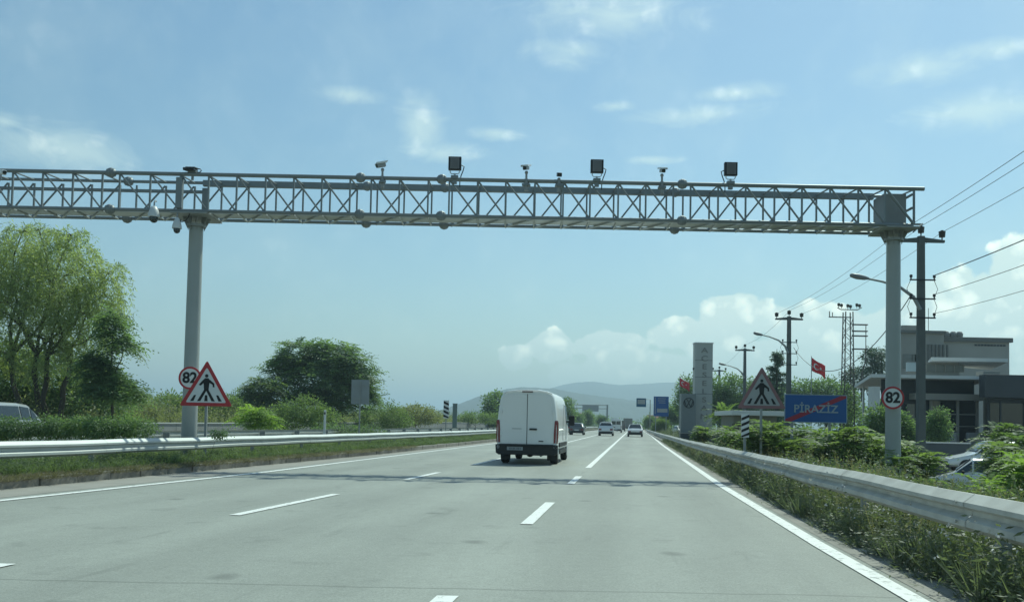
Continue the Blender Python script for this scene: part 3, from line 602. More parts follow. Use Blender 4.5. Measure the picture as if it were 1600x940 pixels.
# concrete wall with railing far side of the opposite carriageway
t = thing('roadside_wall', (Cx(30)-26.2, 30, 0), 'long grey panelled concrete wall beyond the opposite carriageway', 'wall')
def zwall(y): return float(np.interp(y, [0, 55, 130, 900], [.9, .92, 1.27, 1.3]))
mb = MB(); y = 20.
while y < 700:
    st = 2.0 if y < 150 else 20; a, b = Cx(y+.02)-26.2, Cx(y+st-.02)-26.2
    v = [(a, y+.02, -.1), (b, y+st-.02, -.1), (b-.2, y+st-.02, -.1), (a-.2, y+.02, -.1)]; h = zwall(y)-.07
    mb.add(v+[(p[0], p[1], h) for p in v], [(0,3,2,1),(4,5,6,7),(0,1,5,4),(1,2,6,5),(2,3,7,6),(3,0,4,7)]); y += st
obj('panels', mb, mat('wall_concrete', (.22, .225, .22), .9, 0, .22, 1.2, bump=.4), t, world=True)
ys = list(np.arange(20, 700, 8.)); v = []
for y in ys:
    for dx, dz in ((.06, -.07), (.06, 0), (-.26, 0), (-.26, -.07)): v.append((Cx(y)-26.2+dx, y, zwall(y)+dz))
obj('coping', MB().add(v, [(j*4+i, j*4+(i+1)%4, (j+1)*4+(i+1)%4, (j+1)*4+i) for j in range(len(ys)-1) for i in range(4)]), mat('coping_pale', (.42, .43, .41), .8), t, world=True)

# ------------------------------------------------------------------ utility poles, lamps, wires
def insul(mb, x, y, z, s=1.): mb.cyl((x, y, z-.1*s), (x, y, z+.06*s), .025*s, n=6).cyl((x, y, z+.06*s), (x, y, z+.16*s), .11*s, .12*s, n=10).cyl((x, y, z+.17*s), (x, y, z+.29*s), .12*s, .13*s, n=10).cyl((x, y, z+.29*s), (x, y, z+.33*s), .06*s, n=8)
POLES = []
def upole(px, pyt, Y, label, lamp=None, racks=True, w0=.20, w1=.28):
    A = at(px, pyt, Y); X = A[0]; g = gz(X-Cx(Y), Y); h = A[2]-g
    t = thing('utility_pole', (X, Y, g), label, 'utility pole', 'concrete power poles along the right of the road')
    mb = MB(); v = []
    for z, w_ in ((0, w1), (h, w0)): v += [(-w_, -w_*.8, z), (w_, -w_*.8, z), (w_, w_*.8, z), (-w_, w_*.8, z)]
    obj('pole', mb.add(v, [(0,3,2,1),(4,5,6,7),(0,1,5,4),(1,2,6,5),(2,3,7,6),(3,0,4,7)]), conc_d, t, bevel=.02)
    obj('crossarm', MB().add([(-1.05,-.07,h-.28),(1.05,-.07,h-.28),(1.05,.07,h-.28),(-1.05,.07,h-.28),(-1.05,-.06,h-.17),(0,-.07,h-.05),(1.05,-.06,h-.17),(1.05,.06,h-.17),(0,.07,h-.05),(-1.05,.06,h-.17)],
        [(0,3,2,1),(0,1,6,5,4),(2,3,9,8,7),(0,4,9,3),(1,2,7,6),(4,5,8,9),(5,6,7,8)]), conc_d, t)
    for x, z in ((-.95, h-.1), (0, h+.08), (.95, h-.1)):
        m_ = MB(); insul(m_, x, 0, z, 1.15); obj('insulator', m_, mat('insulator', (.03, .025, .022), .25, 0, .1), t, smooth=R(40))
    if racks:
        for k in range(3):
            z = h-2.0-k*.85; m_ = MB().box((0, -w0-.03, z), (1.15, .05, .06))
            for x in (-.52, .52): m_.cyl((x, -w0-.03, z), (x, -w0-.03, z+.22), .03, n=6).cyl((x, -w0-.03, z+.10), (x, -w0-.03, z+.22), .065, n=8)
            obj('rack', m_, mat('rack_iron', (.04, .04, .045), .6, .3), t)
        m_ = MB()
        for sx in (-.6, .6): m_.tube([(sx*.87, -w0, h-2.0), (sx*1.15, -w0, h-2.4), (sx*.87, -w0, h-2.85), (sx*1.1, -w0, h-3.2), (sx*.87, -w0, h-3.6)], .012, 5)
        obj('jumper_cable', m_, black, t)
    if lamp:
        z0, dx, dz = lamp
        ar = obj('lamp_arm', MB().tube([(-w0*.5, -.1, z0), (dx*.12, -.12, z0+dz*.42), (dx*.3, -.14, z0+dz*.72), (dx*.55, -.16, z0+dz*.90), (dx*.78, -.18, z0+dz)], [.085, .08, .065, .05, .045], 10), galv_d, t, smooth=R(40))
        d = MB().tube([(dx*.74, -.18, z0+dz*.99), (dx*.80, -.18, z0+dz*1.01), (dx*.90, -.18, z0+dz*1.05), (dx*.98, -.18, z0+dz*1.09), (dx, -.18, z0+dz*1.10)], [.05, .10, .13, .10, .05], 10)
        o = obj('lamp_head', d, mat('lamp_grey', (.20, .21, .22), .5, .2), t, smooth=R(40))
    POLES.append((X, Y, A[2])); return t
upole(1439, 369, 40, 'nearest tall concrete power pole with a street lamp arm, right of the gantry post', (7.85, -3.25, 1.35), w0=.14, w1=.18)
upole(1233, 494, 68, 'second power pole with a curved lamp arm, above the faded triangle sign', (8.1, -2.75, 1.4), w0=.13, w1=.22)
upole(1164, 544, 97, 'third power pole with a curved lamp arm, left of the dark conifer', (7.8, -2.85, 1.4), racks=False, w0=.13, w1=.22)
upole(1124, 577, 135, 'fourth power pole, small, seen just right of the grey sign tower', (6.2, -4.2, 1.6), racks=False, w0=.13, w1=.22)
upole(1083, 590, 185, 'fifth power pole, tiny, mostly behind the grey sign tower', (6.2, -2.8, 1.5), racks=False, w0=.14, w1=.22)
P0 = (14.6, 9., POLES[0][2]+.3)
def wire(a, b, sag, label, r=.011, name='overhead_wire'):
    n = 24; pts = [tuple(np.array(a)*(1-i/n)+np.array(b)*(i/n)-np.array([0, 0, 4*sag*(i/n)*(1-i/n)])) for i in range(n+1)]
    o = obj(name, MB().tube([tuple(np.array(p)-np.array(pts[0])) for p in pts], r, 5), black); o.location = pts[0]; return tag(o, label, 'wire', 'overhead wires along the power poles')
Pn = POLES[0]
for dx, l in ((-.95, 'topmost power wire rising from the nearest pole to the upper right edge'), (0, 'second power wire from the top, rising from the nearest pole to the right edge'), (.95, 'third power wire, from the outer insulator of the nearest pole to the right edge')):
    wire((P0[0]+dx, P0[1], P0[2]+(.4 if dx == 0 else .1)), (Pn[0]+dx, Pn[1], Pn[2]+(.45 if dx == 0 else .2)), .25, l)
wire((P0[0]+.5, 9, Pn[2]-1.8), (Pn[0]+.5, 39.8, Pn[2]-1.8), .3, 'thick lower cable leaving the top rack of the nearest pole to the right', .02)
wire((P0[0]+.5, 9, Pn[2]-2.6), (Pn[0]+.5, 39.8, Pn[2]-2.65), .35, 'thin lower cable leaving the second rack of the nearest pole to the right', .012)
wire((P0[0]+.5, 9, Pn[2]-3.3), (Pn[0]+.5, 39.8, Pn[2]-3.5), .45, 'lowest cable leaving the third rack of the nearest pole to the right', .010)
for dx, l in ((-.95, 'left power wire between the first and second poles'), (0, 'middle power wire between the first and second poles'), (.95, 'right power wire between the first and second poles')):
    wire((Pn[0]+dx, Pn[1], Pn[2]+(.45 if dx == 0 else .2)), (POLES[1][0]+dx, POLES[1][1], POLES[1][2]+(.45 if dx == 0 else .2)), .35, l, .009)
wire((Pn[0]-.5, 39.8, Pn[2]-2.65), (POLES[1][0]+.3, 67.8, POLES[1][2]-2.4), 2.55, 'slack cable sagging between the two nearest poles, behind the red flag', .022)
for i in (1, 2, 3):
    q, r__ = POLES[i], POLES[i+1]; wire((q[0], q[1], q[2]+.4), (r__[0], r__[1], r__[2]+.4), .4, ['', 'power wire between the second and third poles', 'power wire between the third and fourth poles', 'power wire between the fourth and fifth poles'][i], .01)

# lattice mast
A = at(1325, 478, 75); g = -1.12; t = thing('lattice_mast', (A[0], 75, g), 'rusty twin lattice mast topped by insulators, overgrown by climbing leaves', 'mast'); h = A[2]-g
m_ = MB(); wd = .30
for sx in (-1, 1):
    for sy in (-1, 1): m_.cyl((sx*(wd+.18), sy*(wd+.1), 0), (sx*wd, sy*wd, h-.5), .05, n=5)
z = 0; k = 0
while z < h-1.2:
    s_ = 1 if k % 2 else -1; w_ = wd+.16*(1-z/h)
    for sy in (-1, 1): m_.cyl((-s_*w_, sy*w_, z), (s_*w_, sy*w_, z+.62), .025, n=4)
    for sx in (-1, 1): m_.cyl((sx*w_, -s_*w_, z), (sx*w_, s_*w_, z+.62), .025, n=4)
    z += .62; k += 1
obj('mast_frame', m_, mat('mast_iron', (.10, .095, .09), .8, .3, .25), t)
m_ = MB().box((-.65, 0, h-.95), (1.9, .08, .08)).box((-1.55, 0, h-.72), (.06, .06, .5)).box((-1.3, 0, h-.75), (.05, .06, .4)).tube([(-.9, 0, h-.15), (-.6, 0, h-.3), (.8, 0, h-.3), (1.15, 0, h-.1)], .04, 5)
obj('crossarm', m_, mat('mast_iron', (.1,.1,.1)), t)
for k in range(6):
    m_ = MB(); insul(m_, -.85+.38*k, (-.2, .2)[k % 2], h-.1-(.08 if k in (2, 3) else 0), .95); obj('insulator', m_, mat('insulator', (.03,.03,.03)), t)
m_ = MB()
for z in (h-1.55, h-2.1, h-2.5, h-3.6): m_.box((1.0, 0, z), (1.25, .3, .09))
m_.box((1.55, .1, h-2.6), (.05, .05, 2.2)).tube([(1.55, .1, h-3.6), (1.5, 0, h-4.6), (1.2, 0, h-5.6), (1.15, 0, h-8)], .05, 6).tube([(1.6, .1, h-3.3), (1.45, 0, h-4.9)], .03, 5)
obj('switch_rack', m_, mat('mast_iron', (.1,.1,.1)), t)

# flags
def flagpole(px, pyt, pyf, pyb, Y, label, w_, h_, g):
    A = at(px, pyt, Y); t = thing('flagpole', (A[0], Y, g), label, 'flagpole'); z = A[2]-g
    obj('pole', MB().cyl((0, 0, 0), (0, 0, z), .05, .035, n=8), galv_d, t)
    n, m__ = 14, 8; v = []
    for i in range(n+1):
        for j in range(m__+1):
            u, q = i/n, j/m__; v.append((u*w_*.78, .16*math.sin(u*8)*u, z-.12-q*h_*(1-.12*u)-u*w_*.50-.1*math.sin(u*5+q*2)*u))
    fm = mat('flag_red', (.5, .02, .03)); k = MB().add(v, [(i*(m__+1)+j, i*(m__+1)+j+1, (i+1)*(m__+1)+j+1, (i+1)*(m__+1)+j) for i in range(n) for j in range(m__)])
    fo = obj('flag', k, fm, t, smooth=True); so_ = fo.modifiers.new('th', 'SOLIDIFY'); so_.thickness = .01
    def on(u, q): x = u*w_; return (u*w_*.78, .16*math.sin(u*8)*u-.03, z-.12-q*h_*(1-.12*u)-u*w_*.50-.1*math.sin(u*5+q*2)*u)
    cr = []; asp = h_/w_
    for k_ in range(17):
        a_ = R(40+280*k_/16); cr.append((.34+.26*asp*math.cos(a_), .5+.26*math.sin(a_)))
    for k_ in range(17):
        a_ = R(318-276*k_/16); cr.append((.34+.06*asp+.205*asp*math.cos(a_), .5+.205*math.sin(a_)))
    v = [on(*c) for c in cr]; obj('crescent', MB().add(v, [(i, i+1, 32-i, 33-i) for i in range(16)]), sign_w, fo)
    st = []
    for k_ in range(10): rr_ = .13 if k_ % 2 == 0 else .052; st.append((.62+rr_*asp*math.cos(k_*R(36)+R(180)), .5+rr_*math.sin(k_*R(36))))
    obj('star', MB().add([on(*c) for c in st]+[on(.62, .5)], [(i, (i+1) % 10, 10) for i in range(10)]), sign_w, fo)
flagpole(1268, 556, 0, 620, 85, 'larger red flag with white crescent and star on a pole above the blue town sign', 1.75, 1.25, -1.1)
flagpole(1062, 588, 0, 640, 130, 'smaller red flag with crescent on a pole left of the grey sign tower', 1.9, 1.2, -.3)

# ------------------------------------------------------------------ sign tower and round emblem block
A = at(1098.5, 537, 80); t = thing('sign_tower', (A[0], 80, -1.1), 'tall grey sign tower with vertical letters beside the right verge', 'sign tower'); h = A[2]+1.1; W_ = 1.58
tow = mat('tower_panel', (.44, .445, .42), .6, .1, .12, .8)
obj('shaft', MB().box((0, 0, h/2), (W_, .9, h)), tow, t, bevel=.02)
obj('cap', MB().box((0, 0, h+.04), (W_+.1, 1.0, .10)), mat('tower_cap', (.6, .6, .6), .4), t)
obj('panel_joint', MB().box((0, -.455, h-1.5), (W_, .01, .03)).box((0, -.455, h-3.0), (W_, .01, .03)).box((0, -.455, h-4.5), (W_, .01, .03)).box((-W_/2-.02, 0, h-2.25), (.14, .3, .2)), mat('tower_joint', (.08, .085, .085), .6), t)
letm = mat('tower_letter', (.24, .235, .22), .6)
for k, c in enumerate('ACESELSAN'):
    me = textmesh(c, .82, .02, .008); me.transform(Matrix.Diagonal((1.1, 1, .8, 1))); o = obj('letter', me, letm, t); o.location = (.05, -.475, h-.62-.735*k)
A = at(1075, 615, 79); t = thing('emblem_block', (A[0], 79, -1.1), 'low dark grey block with a round W emblem, left of the sign tower foot', 'sign'); h = A[2]+1.1
obj('body', MB().box((0, 0, h/2), (1.3, .7, h)), mat('block_grey', (.20, .22, .22), .5), t, bevel=.03)
n = 32; v = []
zc = h-.8; RR = .46
for k in range(n):
    a_ = 2*math.pi*k/n
    for rr_, y_ in ((RR, -.36), (RR, -.39), (RR*.86, -.39), (RR*.86, -.36)): v.append((rr_*math.cos(a_), y_, zc+rr_*math.sin(a_)))
m_ = MB().add(v, [(k*4+i, k*4+(i+1) % 4, ((k+1) % n)*4+(i+1) % 4, ((k+1) % n)*4+i) for k in range(n) for i in range(4)])
def bar2(x1, z1, x2, z2, w_=.075): m_.poly([(x1-w_/2, z1+zc), (x1+w_/2, z1+zc), (x2+w_/2, z2+zc), (x2-w_/2, z2+zc)], .03, off=-.39)
bar2(-.2, .36, 0, .04); bar2(.2, .36, 0, .04); bar2(-.38, .18, -.19, -.37); bar2(.38, .18, .19, -.37); bar2(-.19, -.37, 0, .0); bar2(.19, -.37, 0, .0)
obj('emblem', m_, mat('emblem_grey', (.04, .045, .05), .4, .3), t)
A = at(1098, 650, 77); t = thing('planter', (A[0], 77.5, -1.1), 'dark low plinth wall at the foot of the sign tower', 'wall')
obj('wall', MB().box((0, 0, .9), (3.6, .6, 1.8)), darkcl, t, bevel=.03); obj('ledge', MB().box((0, 0, 1.83), (3.7, .7, .06)), greyw, t)

# ------------------------------------------------------------------ buildings
def bthing(name, X, Y, label, cat='building'): return thing(name, (X, Y, -1.12), label, cat)
def bx(px, Y): return at(px, 640, Y)[0]
def bz(py, Y, px=1450): return at(px, py, Y)[2]+1.12
# showroom
Y = 58; xl, xr = bx(1338, Y), bx(1557, Y); t = bthing('showroom', 0, Y, 'low showroom with white roof edge, dark glass front and upper terrace floor')
def B(par, name, x0, x1, y0, y1, z0, z1, m, **k): return obj(name, MB().box(((x0+x1)/2, (y0+y1)/2-Y, (z0+z1)/2), (x1-x0, y1-y0, z1-z0)), m, par, **k)
zr = bz(590, Y); x1, x2 = bx(1338, Y), bx(1557, Y)
def prism(pts, z0, z1):
    n = len(pts); return MB().add([(x, y, z0) for x, y in pts]+[(x, y, z1) for x, y in pts], [tuple(range(n))[::-1], tuple(range(n, 2*n))]+[(i, (i+1) % n, (i+1) % n+n, i+n) for i in range(n)])
obj('wall', prism([(24.9, 2.4), (x2-.2, 2.4), (x2+3.5, 14), (30.6, 14)], 0, zr-.01), darkcl, t)
rf = obj('roof', prism([(23.5, .6), (x2+.6, .6), (x2+4.6, 16), (28.3, 16)], zr, zr+.22), cream, t)
# glazed front with mullions
gx0, gx1 = bx(1440, Y), bx(1552, Y)
wn = obj('window', MB().box(((gx0+gx1)/2, 2.33, 3.6), (gx1-gx0, .06, 1.3)), glass_b, t)
m_ = MB()
for k in range(8): m_.box((gx0+(gx1-gx0)*k/7, 2.27, 3.6), (.06, .08, 1.3))
m_.box(((gx0+gx1)/2, 2.27, 2.92), (gx1-gx0+.1, .09, .08)); obj('frame', m_, darkcl, wn)
sx0, sx1 = bx(1478, Y), bx(1553, Y); zt = bz(622, Y)
obj('portal', MB().box(((sx0+sx1)/2-.6, 1.9, zt+.18), (sx1-sx0+1.5, .9, .42)), greyw, t)
ws = obj('window', MB().box(((sx0+sx1)/2, 2.2, zt/2), (sx1-sx0, .06, zt-.1)), glass, t)
m_ = MB()
for x in (sx0, sx0+(sx1-sx0)*.58, sx1): m_.box((x, 2.1, zt/2), (.16, .12, zt))
for z in (zt-.95, zt-1.75): m_.box(((sx0+sx1)/2, 2.13, z), (sx1-sx0, .06, .06))
obj('frame', m_, greyw, ws)
for x0_, x1_ in ((1486, 1507), (1524, 1552)): B(t, 'low_panel', bx(x0_, Y), bx(x1_, Y), Y+1.0, Y+1.25, 0, bz(674, Y), mat('panel_pale', (.30, .31, .32), .7), bevel=.02)
B(t, 'pier', bx(1372, Y), bx(1384, Y), Y+.9, Y+1.6, 0, bz(604, Y), cream)
for x in (1349, 1358): obj('column', MB().cyl((bx(x, 70), 12, 0), (bx(x, 70), 12, zr), .08), cream, t)
# upper terrace floor
u0, u1 = bx(1450, Y), bx(1552, Y); zu = bz(558, Y)
obj('upper_wall', prism([(u0+.4, 4), (u1-.2, 4), (u1+2.4, 10), (u0+3.2, 10)], zr+.222, zu), greyw, t)
obj('upper_roof', prism([(bx(1462, 60), 2.6), (bx(1583, 60), 2.6), (bx(1583, 60)+3, 10.5), (bx(1450, 64), 6.0)], zu, zu+.24), cream, t)
wu = obj('window', MB().box((bx(1462, Y)+.3, 3.96, (zr+zu)/2+.3), (.95, .08, .62)), mat('bright_glass', (.35, .42, .45), .2), t)
wv = obj('window', MB().box((bx(1522, Y), 3.96, (zr+zu)/2+.25), (2.6, .08, .5)), mat('dull_glass', (.17, .18, .17), .2), t)
m_ = MB()
for k in range(5): m_.box((bx(1522, Y)-1.3+.65*k, 3.9, (zr+zu)/2+.25), (.05, .06, .5))
obj('frame', m_, greyw, wv)
# dark block to the right
Y = 56; t = bthing('dark_building', 0, Y, 'dark clad flat roofed block at the right edge beside the showroom')
x0, x1 = bx(1556, Y), bx(1760, Y); zt = bz(584, Y, 1580)
obj('wall', prism([(x0, 1), (x1, 1), (x1+4, 11), (x0+5, 11)], 0, zt), mat('dark_panel', (.028, .035, .042), .5, 0, .2, .7), t, bevel=.03)
obj('fascia', MB().box(((x0+x1)/2-.2, .7, zt-.75), (x1-x0+.6, .7, 1.45)), mat('dark_fascia', (.045, .052, .06), .45, 0, .2, .7), t, bevel=.02)
m_ = MB()
for k in range(6): m_.box((x0+.8+1.5*k, .94, (zt-1.7)/2), (.08, .1, zt-1.7))
wn = obj('window', MB().box(((x0+x1)/2, .97, (zt-1.8)/2), (x1-x0-.3, .04, zt-1.8)), glass, t); obj('frame', m_, darkcl, wn)
obj('rooftop_unit', MB().box((x0+1.1, 3, zt+.15), (1.1, 1, .35)), greyw, t, bevel=.03)
# grey office block behind
Y = 100; t = bthing('office_block', 0, Y, 'plain grey concrete office block rising behind the showroom, rooftop stubs on top')
xa, xm, xb = bx(1396, Y), bx(1475, Y), bx(1585, Y); za, zb_ = bz(520, Y), bz(531, Y, 1530)
obj('wall', prism([(xa, 0), (xm, 0), (xm+5, 12), (xa+5.6, 12)], 0, za), greyw, t); obj('wall', prism([(xm+.01, 1), (xb, 1), (xb+5.5, 12), (xm+5.1, 12)], 0, zb_), mat('grey_render_light', (.36, .35, .32), .85, 0, .12, .4), t)
obj('parapet', MB().box(((xm+xb)/2, .9, zb_+.12), (xb-xm+.5, .5, .5)).box(((xa+xm)/2, -.1, za+.1), (xm-xa+.2, .4, .3)), mat('parapet_dark', (.16, .16, .15), .9), t)
obj('stair_head', MB().box((bx(1436, Y), 3, za+.5), (2.4, 3, 1.0)), greyw, t); 
m_ = MB()
for k in range(6): m_.box((bx(1450, Y)+k*.42, -.1, za-2.6), (.14, .24, 2.6))
obj('wall_ribs', m_, mat('parapet_dark', (.16,.16,.15)), t)
for x in (1481, 1492, 1503, 1513): obj('roof_vent', MB().cyl((bx(x, Y), 2, zb_), (bx(x, Y), 2, zb_+.7), .36, n=10).sph((bx(x, Y), 2, zb_+.75), .42), mat('vent_grey', (.22, .22, .21), .6, .2), t)
for x, w_ in ((1418, 1.1), (1428, .5), (1433, .6)): obj('window', MB().box((bx(x, Y), -.02, bz(565, Y)), (w_, .06, 1.6)), mat('dull_glass', (.17,.18,.17)), t)
m_ = MB()
for x in range(1532, 1582, 5): m_.box((bx(x, Y), 1.0-.03, bz(538, Y, 1550)), (.28, .06, .18))
obj('vent_slots', m_, darkcl, t)
obj('aerial', MB().cyl((bx(1470, Y), 3, za), (bx(1470, Y), 3, za+3.2), .035, n=5), black, t)
# kiosk with white awning behind the triangle
Y = 50; x0, x1 = bx(1139, Y), bx(1226, Y); t = bthing('kiosk', (x0+x1)/2, Y, 'small beige kiosk with a flat white roof, behind the faded triangle sign'); hw = (x1-x0)/2
zt = bz(649, Y, 1180)
obj('wall', MB().box((0, 1.8, zt/2), (x1-x0-.7, 3, zt)), mat('beige_wall', (.24, .235, .20), .85), t); obj('roof', MB().box((0, 1.5, zt+.13), (x1-x0, 4.2, .26)), cream, t, bevel=.02)
wn = obj('window', MB().box((-.9, .28, zt-.8), (.8, .06, .7)), glass, t); obj('door', MB().box((.9, .28, .95), (.8, .06, 1.9)), greyw, t)
# low wall of the car park
Y = 46; t = thing('low_wall', (bx(1470, Y), Y, -1.12), 'low grey garden wall with pale coping in front of the showroom', 'wall'); zt = bz(692, Y, 1460)
obj('wall', MB().box((0, 0, zt/2), (bx(1505, Y)-bx(1420, Y), .3, zt)), mat('wall_dark_grey', (.10, .11, .115), .8), t); obj('coping', MB().box((0, 0, zt+.03), (bx(1505, Y)-bx(1420, Y)+.1, .4, .06)), cream, t)
# distant low houses
for i, (px, pyt, Y, w_, label) in enumerate(((1030, 655, 330, 9, 'tiny distant grey house at the far right end of the road'), (897, 650, 420, 12, 'pale distant building left of the road, below the far gantry'))):
    A = at(px, pyt, Y); t = thing('house', (A[0], Y, 0), label, 'house'); z = A[2]
    obj('wall', MB().box((0, 0, z/2), (w_, 8, z)), cream, t); obj('roof', MB().add([(-w_/2-.4, -4.4, z), (w_/2+.4, -4.4, z), (w_/2+.4, 4.4, z), (-w_/2-.4, 4.4, z), (-w_/2, 0, z+1.6), (w_/2, 0, z+1.6)], [(0,1,5,4), (2,3,4,5), (0,4,3), (1,2,5), (0,3,2,1)]), mat('roof_tile', (.20, .09, .06), .9), t)
    for k in range(3): obj('window', MB().box((-w_/3+k*w_/3, -4.02, z*.55), (1.1, .06, 1.2)), glass, t)

# ------------------------------------------------------------------ vehicles (local: +y forward, rear bumper at y = 0)
def loft(stations, prof_fn, cap=True):
    rings = [prof_fn(s_) for s_ in stations]; n = len(rings[0]); v = [p for r_ in rings for p in r_]
    f = [(j*n+i, j*n+(i+1) % n, (j+1)*n+(i+1) % n, (j+1)*n+i) for j in range(len(rings)-1) for i in range(n)]
    if cap: f += [tuple(range(n)), tuple((len(rings)-1)*n+i for i in range(n))]
    return MB().add(v, f)
def wheels(t, ys, hw, r, wd=.2, rim=galv):
    for y in ys:
        for s_ in (-1, 1):
            x = s_*(hw-wd/2)
            wo_ = obj('wheel', MB().tube([(x-wd/2, y, r), (x-wd/2+.03, y, r), (x+wd/2-.03, y, r), (x+wd/2, y, r)], [r*.9, r, r, r*.9], 20), rubber, t, smooth=R(40))
            obj('rim', MB().cyl((x+s_*wd*.48, y, r), (x+s_*wd*.53, y, r), r*.62, r*.55, n=16), rim, wo_)
def car(name, cat, label, X, Y, Z, hd, L, W, Ht, paint, kind='hatch', group='cars driving ahead on the road', mirror=True):
    t = thing(name, (X, Y, Z), label, cat, group, hd); hw = W/2; zb = Ht*.62
    if kind == 'sedan': roof = [(0, 0), (.12, 0), (.95, 0), (1.55, 1), (2.9, 1), (3.75, 0), (L-.05, 0)]; bel = [.80, .95, 1.0, 1.0, 1.0, .95, .62]
    elif kind == 'suv': roof = [(0, .0), (.08, .2), (.45, .95), (1.0, 1), (2.75, 1), (3.45, 0), (L-.05, 0)]; bel = [.9, 1, 1, 1, 1, 1.0, .7]
    else: roof = [(0, .0), (.08, .15), (.6, .92), (1.1, 1), (2.5, 1), (3.2, 0), (L-.05, 0)]; bel = [.88, 1, 1, 1, 1, .97, .66]
    st = [(y, b_*zb, zb*b_+(Ht-zb*b_)*r_, (1-.0*i)) for i, ((y, r_), b_) in enumerate(zip(roof, bel))]
    L0, L1 = 0, L
    def pf(s_):
        y, b_, zr_, _ = s_; e = .90 if (y < .05 or y > L-.1) else 1.; h_ = hw*e; rw = h_*(.97-.21*(zr_-b_)/(Ht-zb+.001)); lo = .22 if .3 < y < L-.4 else .30
        half = [(h_*.80, lo), (h_*.97, lo+.08), (h_, b_*.62), (h_*.985, b_*.86), (h_*.95, b_), (rw, max(b_+.005, zr_-.05)), (rw*.88, zr_+.0), (rw*.4, zr_+.02)]
        return [(x, y, z) for x, z in half]+[(-x, y, z) for x, z in half[::-1]]
    obj('body', loft(st, pf), paint, t, smooth=R(35), bevel=0)
    # glass
    def gl(name_, quads):
        m_ = MB()
        for q in quads: m_.add(q, [(0, 1, 2, 3)])
        o = obj(name_, m_, glass, t); s_ = o.modifiers.new('t', 'SOLIDIFY'); s_.thickness = .012; s_.offset = 1; return o
    P = [pf(s_) for s_ in st]
    def edge(i, k): return Vector(P[i][k])
    def lerp(a_, b_, t_): return a_+(b_-a_)*t_
    up_i = [i for i, (y, r_) in enumerate(roof) if r_ >= .9]; a0, a1 = up_i[0], up_i[-1]; r0_, f0 = a0-1, a1+1
    for nm, i0, i1 in (('rear_window', r0_, a0), ('windscreen', f0, a1)):
        o_ = Vector((0, -.02 if nm == 'rear_window' else .02, .016))
        lo, hi = .18, .90
        bl, br, tl, tr_ = edge(i0, 5), edge(i0, 10), edge(i1, 6), edge(i1, 9)
        for q_, ii in ((bl, i0), (br, i0), (tl, i1), (tr_, i1)): q_.z = P[ii][7][2]
        sh = lambda p_: tuple(Vector((p_.x*.90, p_.y, p_.z))+o_)
        gl(nm, [[sh(lerp(bl, tl, lo)), sh(lerp(br, tr_, lo)), sh(lerp(br, tr_, hi)), sh(lerp(bl, tl, hi))]])
    for s_, k4, k5 in ((1, 4, 5), (-1, 11, 10)):
        q = []; o_ = Vector((s_*.008, 0, 0))
        for i in range(r0_, f0):
            a_, b_, c_, d_ = edge(i, k4), edge(i+1, k4), edge(i+1, k5), edge(i, k5)
            if i == r0_: a_, d_ = lerp(a_, b_, .35), lerp(d_, c_, .45)
            if i == f0-1: b_, c_ = lerp(b_, a_, .12), lerp(c_, d_, .2)
            g_ = .07; q.append([tuple(lerp(a_, d_, .12)+o_+Vector((0, g_/2, 0))), tuple(lerp(b_, c_, .12)+o_-Vector((0, g_/2, 0))), tuple(lerp(b_, c_, .9)+o_-Vector((0, g_/2, 0))), tuple(lerp(a_, d_, .9)+o_+Vector((0, g_/2, 0)))])
        gl('side_window', q)
    zt_ = st[0][1]
    obj('rear_bumper', MB().box((0, .03, .40), (W*.90, .16, .30)), black, t, bevel=.04)
    obj('front_bumper', MB().box((0, L-.06, .40), (W*.88, .14, .28)), black, t, bevel=.04)
    for s_ in (-1, 1):
        obj('tail_lamp', MB().box((s_*hw*.74, .0, zt_*.86), (W*.17, .06, .14 if kind == 'sedan' else .22)), tail_r, t, bevel=.01)
        obj('headlight', MB().box((s_*hw*.68, L-.06, zt_*.72), (W*.2, .08, .14)), lens_w, t, bevel=.01)
        if mirror: obj('mirror', MB().box((s_*(hw+.07), roof[f0][0]-.35, zb+.04), (.16, .10, .12)), black, t, bevel=.02)
    obj('number_plate', MB().box((0, -.04, .62 if kind != 'sedan' else .68), (.52, .02, .11)), sign_w, t)
    wheels(t, (.75, L-.85), hw, .32); return t
paint = lambda n, c: mat(n, c, .3, .15, .04, 1, coat=.6)
silver = paint('silver_paint', (.42, .43, .43)); pgrey = paint('grey_paint', (.13, .135, .135)); pwhite = paint('white_car_paint', (.72, .73, .73)); pdark = paint('dark_paint', (.03, .035, .04))
HD = -math.atan(.137)
def roadspot(px, Y): return at(px, 670, Y)[0]
car('grey_hatchback', 'car', 'dark grey hatchback driving just right of the white van', roadspot(901, 112), 112, 0, HD, 4.1, 1.76, 1.48, pgrey)
car('white_suv', 'car', 'white sport utility car ahead in the middle lane, dark rear window', roadspot(946.5, 108), 108, 0, HD, 4.3, 1.82, 1.62, pwhite, 'suv')
car('white_sedan', 'car', 'white sedan ahead in the right lane', roadspot(992.5, 104), 104, 0, HD, 4.5, 1.78, 1.46, pwhite, 'sedan')
car('dark_suv', 'car', 'black off-road car half hidden behind the right side of the white van', roadspot(880, 118), 118, 0, HD, 4.4, 1.9, 1.85, pdark, 'suv')
car('dark_car', 'car', 'dark car just beyond the white sport utility car', roadspot(947, 150), 150, 0, HD, 4.3, 1.8, 1.9, pdark, 'suv')
car('dark_car', 'car', 'small dark car far ahead of the white sedan', roadspot(990.5, 190), 190, 0, HD, 4.3, 1.8, 1.6, pdark, 'hatch')
car('parked_sedan', 'car', 'white sedan parked off the right verge, left of the sign tower', roadspot(1054, 165), 165, .0, math.pi+HD+.35, 4.4, 1.76, 1.45, pwhite, 'sedan', 'cars parked beside the road')
